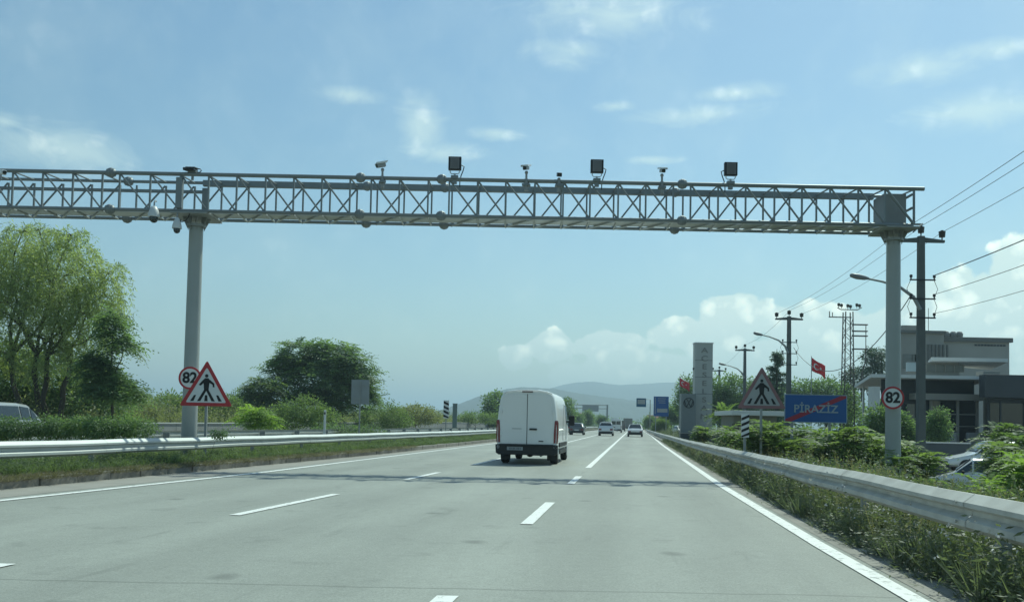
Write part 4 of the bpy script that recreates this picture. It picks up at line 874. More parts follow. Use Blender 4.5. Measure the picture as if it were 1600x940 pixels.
A = at(1475, 716, 34); car('parked_car', 'car', 'silver white car parked behind the weeds at right, nearest the guardrail', A[0]+3.9, 34, A[2]-1.47, HD+1.25, 4.2, 1.76, 1.47, pwhite, 'hatch', 'cars parked beside the road')
A = at(1487, 688, 42); car('parked_car', 'car', 'white car at right showing only its roof above the weeds, before the low wall', A[0]+4.3, 42, A[2]-1.50, HD+1.5, 4.4, 1.8, 1.50, pwhite, 'hatch', 'cars parked beside the road')
A = at(1508, 682, 46); car('parked_car', 'car', 'farthest white parked car, roof just visible before the showroom panels', A[0]+4.1, 46, A[2]-1.46, HD+1.5, 4.2, 1.8, 1.46, pwhite, 'hatch', 'cars parked beside the road')
A = at(20, 629, 30); car('silver_car', 'car', 'silver car on the opposite carriageway, cut by the left edge, behind the hedge', A[0]-.55, 31.5, .0, math.pi+HD+.0, 4.5, 1.85, A[2], silver, 'hatch', 'cars parked beside the road')
# minibus, dark van and lorry ahead
def boxvan(name, cat, label, px, Y, W, Ht, L, pm, cargo=False):
    t = thing(name, (roadspot(px, Y), Y, 0), label, cat, 'cars driving ahead on the road', HD); hw = W/2
    if cargo:
        obj('cargo_box', MB().box((0, L*.38, Ht*.62), (W, L*.76, Ht*.72)), pm, t, bevel=.04); obj('chassis', MB().box((0, L*.45, .75), (W*.8, L*.9, .35)), black, t)
        obj('cab', MB().box((0, L*.88, Ht*.45), (W*.95, L*.2, Ht*.62)), pdark, t, bevel=.1); obj('rear_doors', MB().box((-W*.24, -.02, Ht*.62), (W*.46, .03, Ht*.66)).box((W*.24, -.02, Ht*.62), (W*.46, .03, Ht*.66)), pm, t, bevel=.01)
        obj('rear_bumper', MB().box((0, 0, .6), (W*.9, .12, .18)), black, t); wheels(t, (1.2, 2.4, L-1.0), hw, .48, .3)
    else:
        def pf(s_):
            y, zr_, k = s_; h_ = hw*k; half = [(h_*.85, .35), (h_, .5), (h_, Ht*.5), (h_*.97, Ht*.62), (h_*.88, zr_-.12), (h_*.75, zr_-.02), (h_*.4, zr_)]; return [(x, y, z) for x, z in half]+[(-x, y, z) for x, z in half[::-1]]
        obj('body', loft([(0, Ht*.96, .96), (.08, Ht, 1), (L*.72, Ht, 1), (L*.82, Ht*.66, .98), (L*.98, Ht*.5, .9)], pf), pm, t, smooth=R(35))
        obj('rear_window', MB().box((-hw*.42, -.03, Ht*.70), (W*.36, .04, Ht*.24)).box((hw*.42, -.03, Ht*.70), (W*.36, .04, Ht*.24)), glass, t, bevel=.01)
        obj('rear_bumper', MB().box((0, 0, .48), (W*.94, .16, .3)), black, t, bevel=.03); wheels(t, (.9, L-.9), hw, .34, .22)
    for s_ in (-1, 1): obj('tail_lamp', MB().box((s_*hw*.90, -.04, Ht*.42), (.12, .06, .42)), tail_r, t)
    obj('number_plate', MB().box((0, -.09, .55), (.5, .02, .11)), sign_w, t)
boxvan('white_minibus', 'minibus', 'white minibus far ahead, right behind the white sport utility car', 962.5, 160, 2.0, 2.5, 5.4, pwhite)
boxvan('dark_minibus', 'minibus', 'dark minibus far ahead, just right of the white minibus', 970, 200, 1.95, 2.4, 5.2, pdark)
boxvan('lorry', 'lorry', 'dark box lorry far ahead between the two lanes, left of the white sedan', 981, 250, 2.5, 3.4, 8.5, pgrey, True)
o_ = None
# the white panel van
VX = at(823, 690, 28.2)[0]; t = thing('white_van', (VX, 28.2, 0), 'white panel van with two closed rear doors and black lower bumper, driving ahead', 'van', None, HD+.0)
hw = .965; HT = 2.36
def pf(s_):
    y, zr_, k, zs = s_; h_ = hw*k; c = zr_/HT
    half = [(h_*.90, zs), (h_*.985, zs+.10), (h_, .80), (h_*1.0, 1.15), (h_*.985, 1.40*c), (h_*.95, 1.75*c), (h_*.915, 1.98*c), (h_*.875, 2.14*c), (h_*.80, 2.24*c), (h_*.66, 2.305*c), (h_*.40, 2.345*c), (0, zr_)]
    return [(x, y, z) for x, z in half]+[(-x, y, z) for x, z in half[:-1][::-1]]
body = obj('body', loft([(0.0, 2.31, .965, .48), (.04, 2.345, .99, .46), (.16, 2.365, 1, .42), (.6, HT, 1.0, .42), (3.6, HT, 1.0, .42), (4.0, 2.34, 1.0, .42), (4.35, 2.2, .99, .42), (4.75, 1.75, .985, .42), (5.05, 1.35, .97, .42), (5.45, 1.12, .90, .42), (5.55, .95, .84, .45)], pf), white_p, t, smooth=R(32))
for s_ in (-1, 1):
    ol = [(.012*s_, .64), (.80*s_, .64), (.805*s_, 1.3), (.785*s_, 1.72), (.75*s_, 1.98), (.70*s_, 2.12), (.60*s_, 2.185), (.35*s_, 2.21), (.012*s_, 2.22)]
    dr = obj('rear_door', MB().poly(ol if s_ > 0 else ol[::-1], .022, off=-.018), white_p, t, bevel=.008)
    rc = [(.08*s_, 1.34), (.72*s_, 1.34), (.70*s_, 1.7), (.665*s_, 1.95), (.60*s_, 2.07), (.35*s_, 2.10), (.08*s_, 2.11)]
    obj('door_pressing', MB().poly(rc if s_ > 0 else rc[::-1], .007, off=-.0245), white_p, dr, bevel=.003)
    if s_ > 0:
        obj('handle', MB().box((.20, -.04, 1.11), (.24, .04, .055)), black, dr, bevel=.01); obj('badge', MB().box((.45, -.027, .74), (.15, .012, .035)), mat('badge_dark', (.08, .085, .09), .3, .4), dr)
    else: obj('recess', MB().box((-.32, -.0255, 1.12), (.30, .006, .012)), mat('badge_dark', (.1,.1,.1)), dr)
    for z in (.95, 1.65): obj('hinge', MB().box((s_*.82, -.02, z), (.05, .05, .10)), white_p, dr, bevel=.008)
    obj('tail_lamp', MB().add([(s_*a_, y_, z) for z, w1, w2 in ((.68, .845, .965), (1.0, .85, .978), (1.34, .868, .975), (1.39, .885, .962)) for a_, y_ in ((w1, -.012), (w2, .01), (w2+.008, .14), (w1, .14))], [(4*j+i, 4*j+(i+1) % 4, 4*j+4+(i+1) % 4, 4*j+4+i) for j in range(3) for i in range(4)]+[(0,1,2,3), (12,13,14,15)]), tail_r, t)
    obj('lamp_reflector', MB().cyl((s_*.90, -.075, .545), (s_*.90, -.09, .545), .055, n=14), lens_w, t)
    obj('mudflap', MB().box((s_*.74, .62, .27), (.30, .02, .30)), black, t)
    obj('side_moulding', MB().box((s_*.972, 2.2, .62), (.03, 3.1, .14)), black, t, bevel=.01)
    obj('sill', MB().box((s_*.93, 2.5, .38), (.06, 2.6, .14)), black, t, bevel=.015)
    mo = obj('mirror', MB().box((s_*1.12, 4.15, 1.42), (.20, .10, .36)), black, t, bevel=.03); obj('mirror_arm', MB().box((s_*1.0, 4.2, 1.38), (.16, .05, .06)), black, mo)
    obj('side_window', MB().add([(s_*x, y_, z) for x, y_, z in ((.965, 3.55, 1.30), (.955, 4.42, 1.30), (.885, 4.22, 1.95), (.893, 3.55, 1.95))]+[(s_*(x+.008), y_, z) for x, y_, z in ((.965, 3.55, 1.30), (.955, 4.42, 1.30), (.885, 4.22, 1.95), (.893, 3.55, 1.95))], [(0,1,2,3), (4,5,6,7), (0,1,5,4), (1,2,6,5), (2,3,7,6), (3,0,4,7)]), glass, t)
obj('side_door_line', MB().box((.972, 2.1, 1.35), (.008, .012, 1.2)).box((.972, 3.4, 1.35), (.008, .012, 1.2)), mat('badge_dark', (.1,.1,.1)), t)
obj('windscreen', MB().add([(-.80, 4.82, 1.38), (.80, 4.82, 1.38), (.70, 4.36, 2.12), (-.70, 4.36, 2.12)], [(0,1,2,3)]), glass, t)
obj('door_seam', MB().box((0, -.001, 1.42), (.022, .006, 1.58)).box((0, -.004, .632), (1.66, .012, .014)), mat('badge_dark', (.08,.085,.09)), t)
obj('brake_light', MB().box((.0, -.012, 2.285), (.34, .05, .036)), mat('brake_dark', (.06, .015, .02), .3), t, bevel=.006)
obj('rain_gutter', MB().tube([(-.78, .0, 2.225), (-.6, -.02, 2.285), (-.3, -.03, 2.325), (0, -.03, 2.335), (.3, -.03, 2.325), (.6, -.02, 2.285), (.78, .0, 2.225)], .018, 6), white_p, t)
bp_ = obj('rear_bumper', MB().poly([(-.985, .62), (-.97, .36), (-.88, .30), (.88, .30), (.97, .36), (.985, .62), (.83, .635), (-.83, .635)], .20, off=-.09), black, t, bevel=.02)
obj('bumper_step', MB().box((0, -.11, .60), (1.5, .08, .03)), black, bp_, bevel=.008)
pl = obj('number_plate', MB().box((-.36, -.10, .50), (.50, .012, .11)), mat('plate_grey', (.30, .32, .33), .5), t)
q = MB()
for k, (x, w_) in enumerate(((-.53, .03), (-.48, .035), (-.41, .04), (-.36, .03), (-.29, .035), (-.24, .035), (-.19, .03))): q.box((x, -.108, .50), (w_, .004, .06))
obj('plate_marks', q, mat('plate_mark', (.14, .15, .16), .5), pl)
for s_ in (-1, 1):
    for y, x, wd in ((.95, .80, .24), (4.55, .82, .22)):
        wh = obj('wheel', MB().tube([(s_*x-wd/2, y, .34), (s_*x-wd/2+.04, y, .34), (s_*x+wd/2-.04, y, .34), (s_*x+wd/2, y, .34)], [.30, .34, .34, .30], 26), rubber, t, smooth=R(40))
        obj('rim', MB().cyl((s_*(x+wd/2-.01), y, .34), (s_*(x+wd/2+.01), y, .34), .21, .18, n=18), galv, wh)
obj('rear_axle', MB().cyl((-.7, .95, .33), (.7, .95, .33), .055).sph((.0, .95, .33), .13).box((-.42, .95, .42), (.08, 1.2, .06)).box((.42, .95, .42), (.08, 1.2, .06)), black, t)
obj('underbody', MB().box((0, 2.8, .50), (1.5, 5.0, .12)).box((.28, .45, .36), (.30, .5, .16)), black, t)
obj('exhaust', MB().tube([(.45, .0, .28), (.45, .4, .29), (.5, .8, .32)], .03, 8), galv_d, t)

# ------------------------------------------------------------------ vegetation
def rotz(v, a): c, s_ = np.cos(a), np.sin(a); return np.stack([v[..., 0]*c-v[..., 1]*s_, v[..., 0]*s_+v[..., 1]*c, v[..., 2]], -1)
def quads(n): return np.arange(n*4).reshape(-1, 4)
def leaves(P, D, L, W, rr):          # rhombic leaf at P pointing D, random roll
    n = len(P); D = D/np.linalg.norm(D, axis=1, keepdims=True); A = rr.normal(size=(n, 3)); S_ = np.cross(D, A); S_ /= np.linalg.norm(S_, axis=1, keepdims=True)+1e-9
    L = np.broadcast_to(L, n)[:, None]; W = np.broadcast_to(W, n)[:, None]
    return np.stack([P, P+D*L*.5+S_*W*.5, P+D*L, P+D*L*.5-S_*W*.5], 1).reshape(-1, 3)
def frond(rr, L, pairs, droop, wl):   # one pinnate leaf along +x, leaflets both sides
    t = np.linspace(.15, 1, pairs); x = L*t; z = L*(.35*t-droop*t*t); out = []
    for i in range(pairs):
        ll = wl*(1-.45*abs(t[i]-.45)*1.6)
        for s_ in (-1, 1):
            p = np.array([x[i], 0, z[i]]); d = np.array([.45, s_*1.0, -.25+rr.normal()*.12]); d /= np.linalg.norm(d); sd_ = np.array([.9, -s_*.4, rr.normal()*.2])*ll*.17
            out += [p, p+d*ll*.5+sd_, p+d*ll, p+d*ll*.5-sd_]
    return np.array(out)
def rosette(rr, nf, L, pairs=7, droop=.75, wl=None):
    o = []
    for k in range(nf):
        f = frond(rr, L*rr.uniform(.75, 1.1), pairs, droop*rr.uniform(.6, 1.3), wl or L*.30); a = 2*math.pi*(k+rr.uniform(-.3, .3))/nf; el_ = rr.uniform(-.1, .75)
        c, s_ = math.cos(el_), math.sin(el_); f = np.stack([f[:, 0]*c-f[:, 2]*s_, f[:, 1], f[:, 0]*s_+f[:, 2]*c], 1); o.append(rotz(f, a))
    return np.concatenate(o)
def limb(mb, p, q, r1, r2, rr, n=5, wob=.06):
    p, q = np.array(p, float), np.array(q, float); l = np.linalg.norm(q-p)
    pts = [tuple(p+(q-p)*i/n+(rr.normal(0, wob*l*.4, 3) if 0 < i < n else 0)) for i in range(n+1)]; mb.tube(pts, list(np.linspace(r1, r2, n+1)), 6); return pts
def lobes_pts(rr, lobes, n, surf=.55):
    P = []; N_ = []; wts = np.array([l[3]*l[4]*l[5] for l in lobes])**.66; wts /= wts.sum()
    for l, c_ in zip(lobes, rr.multinomial(n, wts)):
        d = rr.normal(size=(c_, 3)); d /= np.linalg.norm(d, axis=1, keepdims=True); rad = surf+(1-surf)*rr.random(c_)**.6
        P.append(np.array(l[:3])+d*rad[:, None]*np.array(l[3:6])); N_.append(d)
    return np.concatenate(P), np.concatenate(N_)
lf_dark = leafmat('foliage_dark', (.10, .145, .10), (.22, .29, .15), .42)
lf_mid = leafmat('foliage_mid', (.11, .155, .085), (.22, .27, .13), .42)
lf_lite = leafmat('foliage_light', (.12, .175, .085), (.26, .31, .14), .42)
lf_will = leafmat('foliage_willow', (.22, .26, .15), (.42, .44, .25), .5)
lf_lime = leafmat('foliage_lime', (.13, .20, .06), (.27, .35, .11), .5)
lf_dry = leafmat('foliage_dry', (.17, .185, .115), (.32, .31, .20), .4)
lf_pine = leafmat('foliage_pine', (.065, .10, .08), (.12, .17, .12), .2)
lf_grass = leafmat('grass_blades', (.09, .12, .075), (.18, .22, .12), .4, 1.2)
lf_weed = leafmat('weed_leaves', (.10, .115, .085), (.19, .21, .145), .32, 1.0)
lf_weed2 = leafmat('weed_leaves_fresh', (.12, .155, .09), (.23, .27, .15), .4, 1.0)
lf_flower = mat('small_flowers', (.62, .60, .55), .8, 0, .1)

def px_m(Y): return Y/F
def shape_from_px(pts, Y, X0, g, dy=.8):    # lobes given in photo pixels: (x, y, rx, ry) -> local
    o = []
    for (x, y, rx, ry) in pts:
        A = at(x, y, Y); o.append((A[0]-X0, (random.random()-.5)*rx*px_m(Y)*.6, A[2]-g, rx*px_m(Y), rx*px_m(Y)*dy, ry*px_m(Y)))
    return o
def tree(label, px, Y, lobes, m, kind='leaf', n=260, lsize=.5, trunk=.18, cat='tree', group=None, seed=0, g=None, per=26, name=None, trunks=1):
    rr = np.random.default_rng(seed+100); X0 = at(px, 650, Y)[0]; g = gz(X0-Cx(Y), Y) if g is None else g
    t = thing(name or ('tree' if cat == 'tree' else 'bush'), (X0, Y, g), label, cat, group); L = shape_from_px(lobes, Y, X0, g)
    P, D = lobes_pts(rr, L, n); top = max(l[2] for l in L)
    mb = MB()
    for k in range(trunks):
        bx_ = (k-(trunks-1)/2)*trunk*4; base = (bx_, rr.normal(0, .1), -.1); fork = (bx_*1.6+rr.normal(0, .15), rr.normal(0, .15), max(.3, top*.38))
        limb(mb, base, fork, trunk, trunk*.75, rr)
        for l in L[k::trunks]:
            c_ = (l[0], l[1], l[2]-l[5]*.1); limb(mb, fork, c_, trunk*.6, trunk*.18, rr)
            for j in range(6):
                d = rr.normal(size=3); d /= np.linalg.norm(d); e = np.array(c_)+d*np.array(l[3:6])*(.45 if kind == 'willow' else .75); limb(mb, c_, e, trunk*.22, trunk*.06, rr, 4)
    obj('trunk', mb, bark, t)
    out = []
    if kind == 'rosette':
        bank = [rosette(rr, rr.integers(6, 10), 1.0, 6) for _ in range(8)]
        for p, d in zip(P, D):
            b = rotz(bank[rr.integers(8)], rr.random()*6.28)*lsize*rr.uniform(.7, 1.25); tilt = d*np.array([1, 1, .3])*.5+np.array([0, 0, 1]); tilt /= np.linalg.norm(tilt)
            q = Vector((0, 0, 1)).rotation_difference(Vector(tilt)).to_matrix(); out.append(b@np.array(q).T+p)
        V = np.concatenate(out)
    elif kind == 'willow':
        for p, d in zip(P, D):
            k = rr.integers(10, 18); s_ = rr.uniform(.7, 1.5)*lsize; hd_ = d*np.array([1, 1, .0])+rr.normal(0, .4, 3)*np.array([1, 1, .2]); hd_ /= np.linalg.norm(hd_)+.01
            u = np.linspace(0, 1, k)[:, None]; path = p+hd_*s_*(u-.2*u*u)*.9+np.array([0, 0, 1])*(s_*(.28*u-1.05*u*u)); dd = np.gradient(path, axis=0)+rr.normal(0, .05, (k, 3))
            for rep in range(2): out.append(leaves(path+rr.normal(0, .05, (k, 3)), dd/np.linalg.norm(dd, axis=1, keepdims=True)+rr.normal(0, .45, (k, 3)), rr.uniform(.16, .34, k), rr.uniform(.03, .06, k), rr))
        V = np.concatenate(out)
    else:
        for p, d in zip(P, D):
            k = rr.poisson(per); q = p+rr.normal(0, lsize*.55, (k, 3))*np.array([1, 1, .7]); ld = (q-p)+d*lsize*.6+np.array([0, 0, -.1])+rr.normal(0, .15*lsize, (k, 3)); ls = rr.uniform(.5, 1.3, k)*lsize*.42
            out.append(leaves(q, ld, ls, ls*.5, rr))
        V = np.concatenate(out)
    V = V.copy(); V[:, 2] = np.maximum(V[:, 2], -.05)
    o = npobj('crown' if cat == 'tree' else 'foliage', V+np.array(t.location)[None, :], quads(len(V)//4), m, t); return t
def sprout(label, px, pyt, Y, n, m, seed, L=.6, spread=.5, cat='shrub', group=None, g=None):     # ailanthus-like shoots: stems topped by rosettes
    rr = np.random.default_rng(seed+500); A = at(px, pyt, Y); X0 = A[0]; g = gz(X0-Cx(Y), Y) if g is None else g
    t = thing('shrub', (X0, Y, g), label, cat, group); h = A[2]-g; mb = MB(); out = []
    for k in range(n):
        x, y = (0, 0) if k == 0 else rr.normal(0, spread, 2); hh = h*(.88 if k == 0 else rr.uniform(.45, .85)); tip = (x+rr.normal(0, .1), y, hh)
        limb(mb, (x*.6, y*.6, -.05), tip, .022, .012, rr, 4)
        for z, s_ in ((1, rr.uniform(.8, 1.2)), (rr.uniform(.78, .88), 1.), (rr.uniform(.58, .7), .8)): out.append(rotz(rosette(rr, rr.integers(9, 14), L*s_*rr.uniform(.8, 1.15), 9, .8, L*s_*.36), rr.random()*6)+np.array([x*(.6+.4*z), y*(.6+.4*z), hh*z-(.12*L if z == 1 else 0)]))
    obj('stem', mb, bark, t); V = np.concatenate(out); V[:, 2] = np.maximum(V[:, 2], -.02); npobj('foliage', V+np.array(t.location)[None, :], quads(len(V)//4), m, t); return t

# left side trees
tree('big pale green willow like tree with airy drooping twigs filling the left edge', 62, 50,
     [(55,400,62,48),(5,420,60,58),(105,430,62,58),(135,485,50,50),(92,480,54,34),(15,470,54,36),(60,520,44,24),(100,560,44,26),(10,560,40,24),(160,455,30,34),(132,528,30,30),(-50,440,60,80),(35,360,22,12),(112,366,24,12),(168,425,18,16),(60,358,16,10),(-10,545,30,22)], lf_will, 'willow', 2300, 1.1, .17, seed=1, trunks=4, name='willow_tree')
tree('dark leafed tree with long fingered leaves at the right flank of the willow', 175, 47, [(176,512,16,28),(192,545,18,10),(165,605,34,20),(150,575,20,20),(195,618,26,12)], lf_dark, 'rosette', 170, 1.0, .10, seed=2)
tree('dark dense understorey tree under the left of the willow', 50, 53, [(60,596,110,42),(-10,585,60,60),(30,560,40,26),(110,610,80,30),(10,640,60,30),(150,630,60,25)], lf_dark, 'leaf', 900, .55, .12, seed=3)
tree('large round dark green tree with fingered leaves standing alone left of centre', 508, 84,
     [(470,565,42,26),(525,568,46,28),(560,590,30,32),(500,600,60,36),(450,585,30,24),(540,620,46,34),(490,640,52,34),(575,610,18,26),(505,552,28,14)], lf_dark, 'rosette', 620, 1.35, .22, seed=4)
tree('smaller light fingered tree between the triangle sign and the large round tree', 404, 80, [(404,606,22,17),(386,618,18,12),(425,616,20,18),(404,632,28,16)], lf_mid, 'rosette', 130, 1.1, .10, seed=5)
for i, (px, Y, lob, m, k, n, ls, lab) in enumerate([
  (455, 58, [(455,650,34,22),(480,640,28,20),(500,655,26,18),(430,655,20,18)], lf_mid, 'leaf', 330, .34, 'rounded mid green bush in the median in front of the large round tree'),
  (400, 46, [(400,655,22,16),(386,650,12,12),(415,660,18,12)], lf_lime, 'rosette', 46, .75, 'bright fresh green fingered bush right of the triangle sign'),
  (540, 50, [(540,672,40,8),(510,674,30,7),(575,672,28,7)], lf_dark, 'leaf', 200, .22, 'low dark hedge bush behind the median rail below the round tree'),
  (600, 90, [(600,650,34,24),(580,655,26,20),(622,655,24,18)], lf_mid, 'leaf', 330, .42, 'olive green bush right of the large round tree'),
  (650, 105, [(648,648,30,14),(672,650,20,11),(630,652,22,14)], lf_dry, 'leaf', 300, .5, 'yellowish bush mound left of the median striped marker'),
  (270, 75, [(262,640,42,22),(230,648,30,18),(300,640,30,20)], lf_mid, 'leaf', 380, .45, 'broad green bush mass between the willow and the left gantry post'),
  (205, 66, [(205,640,34,16),(175,645,30,18),(230,640,22,12)], lf_dry, 'leaf', 300, .38, 'pale straw topped bush beside the foot of the willow'),
  (345, 74, [(345,640,36,22),(372,648,22,16)], lf_mid, 'leaf', 300, .4, 'green bush directly behind the median triangle sign'),
  (745, 150, [(745,652,22,7),(725,654,16,6),(765,653,16,7)], lf_mid, 'leaf', 160, .6, 'low light green bush beyond the far wall, left of the van')]):
    tree(lab, px, Y, lob, m, k, n, ls, .05, 'bush', 'bushes left of the road', seed=20+i)
for i, (px, Y, lob, lab) in enumerate([(768, 170, [(768,642,6,16),(764,630,5,12),(770,655,8,10)], 'slim dark upright tree just left of the van'), (778, 172, [(778,630,7,18),(780,650,9,14)], 'taller slim dark tree touching the left edge of the van'),
   (887, 190, [(887,640,7,18),(884,655,8,12)], 'dark upright tree just right of the van'), (902, 260, [(902,655,8,7),(896,652,7,8)], 'small round distant tree below the left end of the far gantry'), (919, 280, [(919,655,9,8),(919,648,5,6)], 'small pointed distant tree below the far sign board'),
   (941, 300, [(941,657,6,4),(938,655,4,5)], 'tiny distant tree left of the far gantry post')]):
    tree(lab, px, Y, lob, lf_dark, 'leaf', 150, 1.0, .12, 'tree', 'distant trees in the centre', seed=40+i)
# median hedge, left
for i, (px, lab) in enumerate([(-40, 'dark clipped hedge bush at the left edge behind the median rail'), (22, 'dark hedge bush in front of the silver car'), (85, 'dark hedge bush second from the silver car in the median'), (150, 'hedge bush in the median below the willow flank'), (205, 'last dark hedge bush of the row, left of the left gantry post')]):
    tree(lab, px, 22.5, [(px-16, 667, 26, 15), (px+14, 668, 26, 14)], lf_dark, 'leaf', 200, .14, .02, 'bush', 'clipped hedge bushes in the median', seed=60+i, per=24)
tree('small leafy weed clump poking above the median rail right of the triangle post', 342, 22.3, [(342, 677, 8, 5)], lf_dark, 'leaf', 24, .12, .01, 'bush', None, seed=70)
# right side trees
tree('dark broad tree behind the sign tower, right of it', 1138, 120, [(1128,610,22,24),(1150,618,26,30),(1118,630,22,28),(1140,640,30,24)], lf_dark, 'leaf', 480, .8, .2, seed=80)
tree('dark tree filling the gap behind the faded triangle', 1190, 118, [(1190,612,26,20),(1200,635,36,24),(1170,640,26,22)], lf_dark, 'leaf', 420, .8, .2, seed=81)
tree('round dark tree behind the red flag', 1290, 120, [(1288,612,26,18),(1262,618,24,20),(1312,620,24,20),(1245,610,14,16),(1290,640,50,20)], lf_dark, 'leaf', 560, .8, .2, seed=82)
tree('flat topped pine partly behind the right gantry post', 1372, 90, [(1374,552,18,6),(1362,558,14,6),(1350,590,30,16),(1372,585,22,20),(1378,568,14,5)], lf_pine, 'leaf', 330, .5, .14, seed=83, name='pine_tree')
tree('dark low trees in front of the distant lot, left of the sign tower', 1048, 160, [(1046,645,10,10),(1056,650,8,9),(1040,655,8,7)], lf_dark, 'leaf', 200, .8, .12, seed=84)
tree('dark bushy tree left of the sign tower behind the small flag', 1076, 140, [(1072,606,10,16),(1080,618,16,20),(1068,630,12,18),(1085,640,20,20)], lf_dark, 'leaf', 330, .8, .14, seed=85)
for i, (px, Y, lob, m, ls, lab) in enumerate([(1406, 52, [(1400,665,16,22),(1412,680,18,16)], lf_dark, .4, 'dark rounded shrub between the gantry post and the utility pole'), (1466, 52, [(1466,660,13,16),(1464,676,15,14),(1467,648,8,8)], lf_dark, .32, 'dark conical shrub before the showroom portal'),
    (1375, 50, [(1372,660,14,26),(1378,685,16,12)], lf_dark, .4, 'tall dark shrub directly behind the right gantry post'), (1012, 230, [(1016,660,6,8),(1022,662,5,6)], lf_dark, .9, 'low dark roadside bush under the far blue signs'), (1035, 145, [(1034,664,8,7),(1028,668,6,5)], lf_mid, .6, 'low green bush at the far end of the right guardrail')]):
    tree(lab, px, Y, lob, m, 'leaf', 220, ls, .05, 'bush', 'shrubs right of the road', seed=90+i)
# conifer
def conifer(px, pyt, pyb, Y, wpx, label, seed):
    rr = np.random.default_rng(seed); A = at(px, pyt, Y); g = -1.1; h = A[2]-g; t = thing('conifer_tree', (A[0], Y, g), label, 'tree'); R0 = wpx*px_m(Y); out = []; mb = MB().tube([(0, 0, 0), (0, 0, h)], [.18, .02], 7)
    z = h*.18
    while z < h*.98:
        rad = R0*(1-z/h)**.75+.15
        for k in range(rr.integers(4, 7)):
            a = rr.random()*6.28; l = rad*rr.uniform(.7, 1.15); e = np.array([math.cos(a)*l, math.sin(a)*l, z+l*rr.uniform(-.12, .22)]); mb.tube([(0, 0, z), tuple(e)], [.035, .012], 4)
            u = rr.random((70, 1)); P = np.array([0, 0, z])*(1-u)+e*u+rr.normal(0, .09, (70, 3)); out.append(leaves(P, (e-np.array([0, 0, z]))[None, :]*.4+rr.normal(0, .3, (70, 3))+np.array([0, 0, -.2]), rr.uniform(.18, .42, 70), rr.uniform(.05, .10, 70), rr))
        z += rr.uniform(.32, .5)
    obj('trunk', mb, bark, t); V = np.concatenate(out); npobj('crown', V+np.array(t.location)[None, :], quads(len(V)//4), lf_pine, t)
conifer(1214, 545, 640, 78, 34, 'dark layered conifer beside the second power pole', 5)
# palm-like plant by the sign tower
def palm(px, pyt, Y, label, seed, h0=.6):
    rr = np.random.default_rng(seed); A = at(px, pyt, Y); g = gz(A[0]-Cx(Y), Y); h = A[2]-g; t = thing('palm', (A[0], Y, g), label, 'palm'); out = []
    obj('trunk', MB().tube([(0, 0, 0), (.05, 0, h*.45), (0, 0, h*.8)], [.16, .13, .12], 8), bark, t)
    for k in range(22):
        f = frond(rr, h*.38, 12, rr.uniform(.5, 1.2), .42); a = rr.random()*6.28; e = rr.uniform(-.1, 1.1); c, s_ = math.cos(e), math.sin(e); f = np.stack([f[:, 0]*c-f[:, 2]*s_, f[:, 1], f[:, 0]*s_+f[:, 2]*c], 1); out.append(rotz(f, a)+np.array([0, 0, h*.78]))
    V = np.concatenate(out); npobj('fronds', V+np.array(t.location)[None, :], quads(len(V)//4), lf_mid, t)
palm(1131, 634, 62, 'grey green palm in front of the foot of the sign tower', 3)
# shoots on the right bank
sh = [(1100,664,50,5,lf_lite,'low pale shrub shoots right of the tower plinth'),(1140,662,42,6,lf_mid,'leafy shoots left of the right striped marker'),(1178,655,30,8,lf_lite,'bright fingered shrub directly under the faded triangle'),(1207,652,26.8,7,lf_mid,'fingered shrub between the triangle and the blue sign'),
  (1243,662,29,6,lf_mid,'fingered shrub behind the left leg of the blue sign'),(1285,664,30,7,lf_lite,'light fingered shrub between the legs of the blue sign'),(1318,664,29,6,lf_lite,'light fingered shrub below the right end of the blue sign'),(1338,652,27,8,lf_lite,'tallest bright fingered shrub right of the blue sign'),
  (1362,668,28,6,lf_mid,'fingered shrub close to the left of the right gantry post'),(1420,680,27,5,lf_lite,'small light fingered shrub between gantry post and utility pole'),(1578,648,29,8,lf_mid,'tall dark fingered shrub before the dark building'),(1590,668,26,8,lf_mid,'fingered shrub at the right edge of the photo'),
  (1645,703,22,6,lf_lime,'lime green shrub cut by the right edge, the lower one'),(1602,696,21,8,lf_lime,'bright lime green shrub right of the silver white parked car'),(1660,690,20,8,lf_lime,'lime green shrub mostly outside the right edge'),(1405,702,24,4,lf_mid,'low fingered shrub just right of the gantry post foot'),(1155,672,35,5,lf_mid,'small fingered shrub at the foot of the right striped marker')]
for i, (px, py, Y, n, m, lab) in enumerate(sh): sprout(lab, px, py, Y, n, m, i, .62 if m != lf_lime else .5, .5, group='fingered shrubs on the right bank')

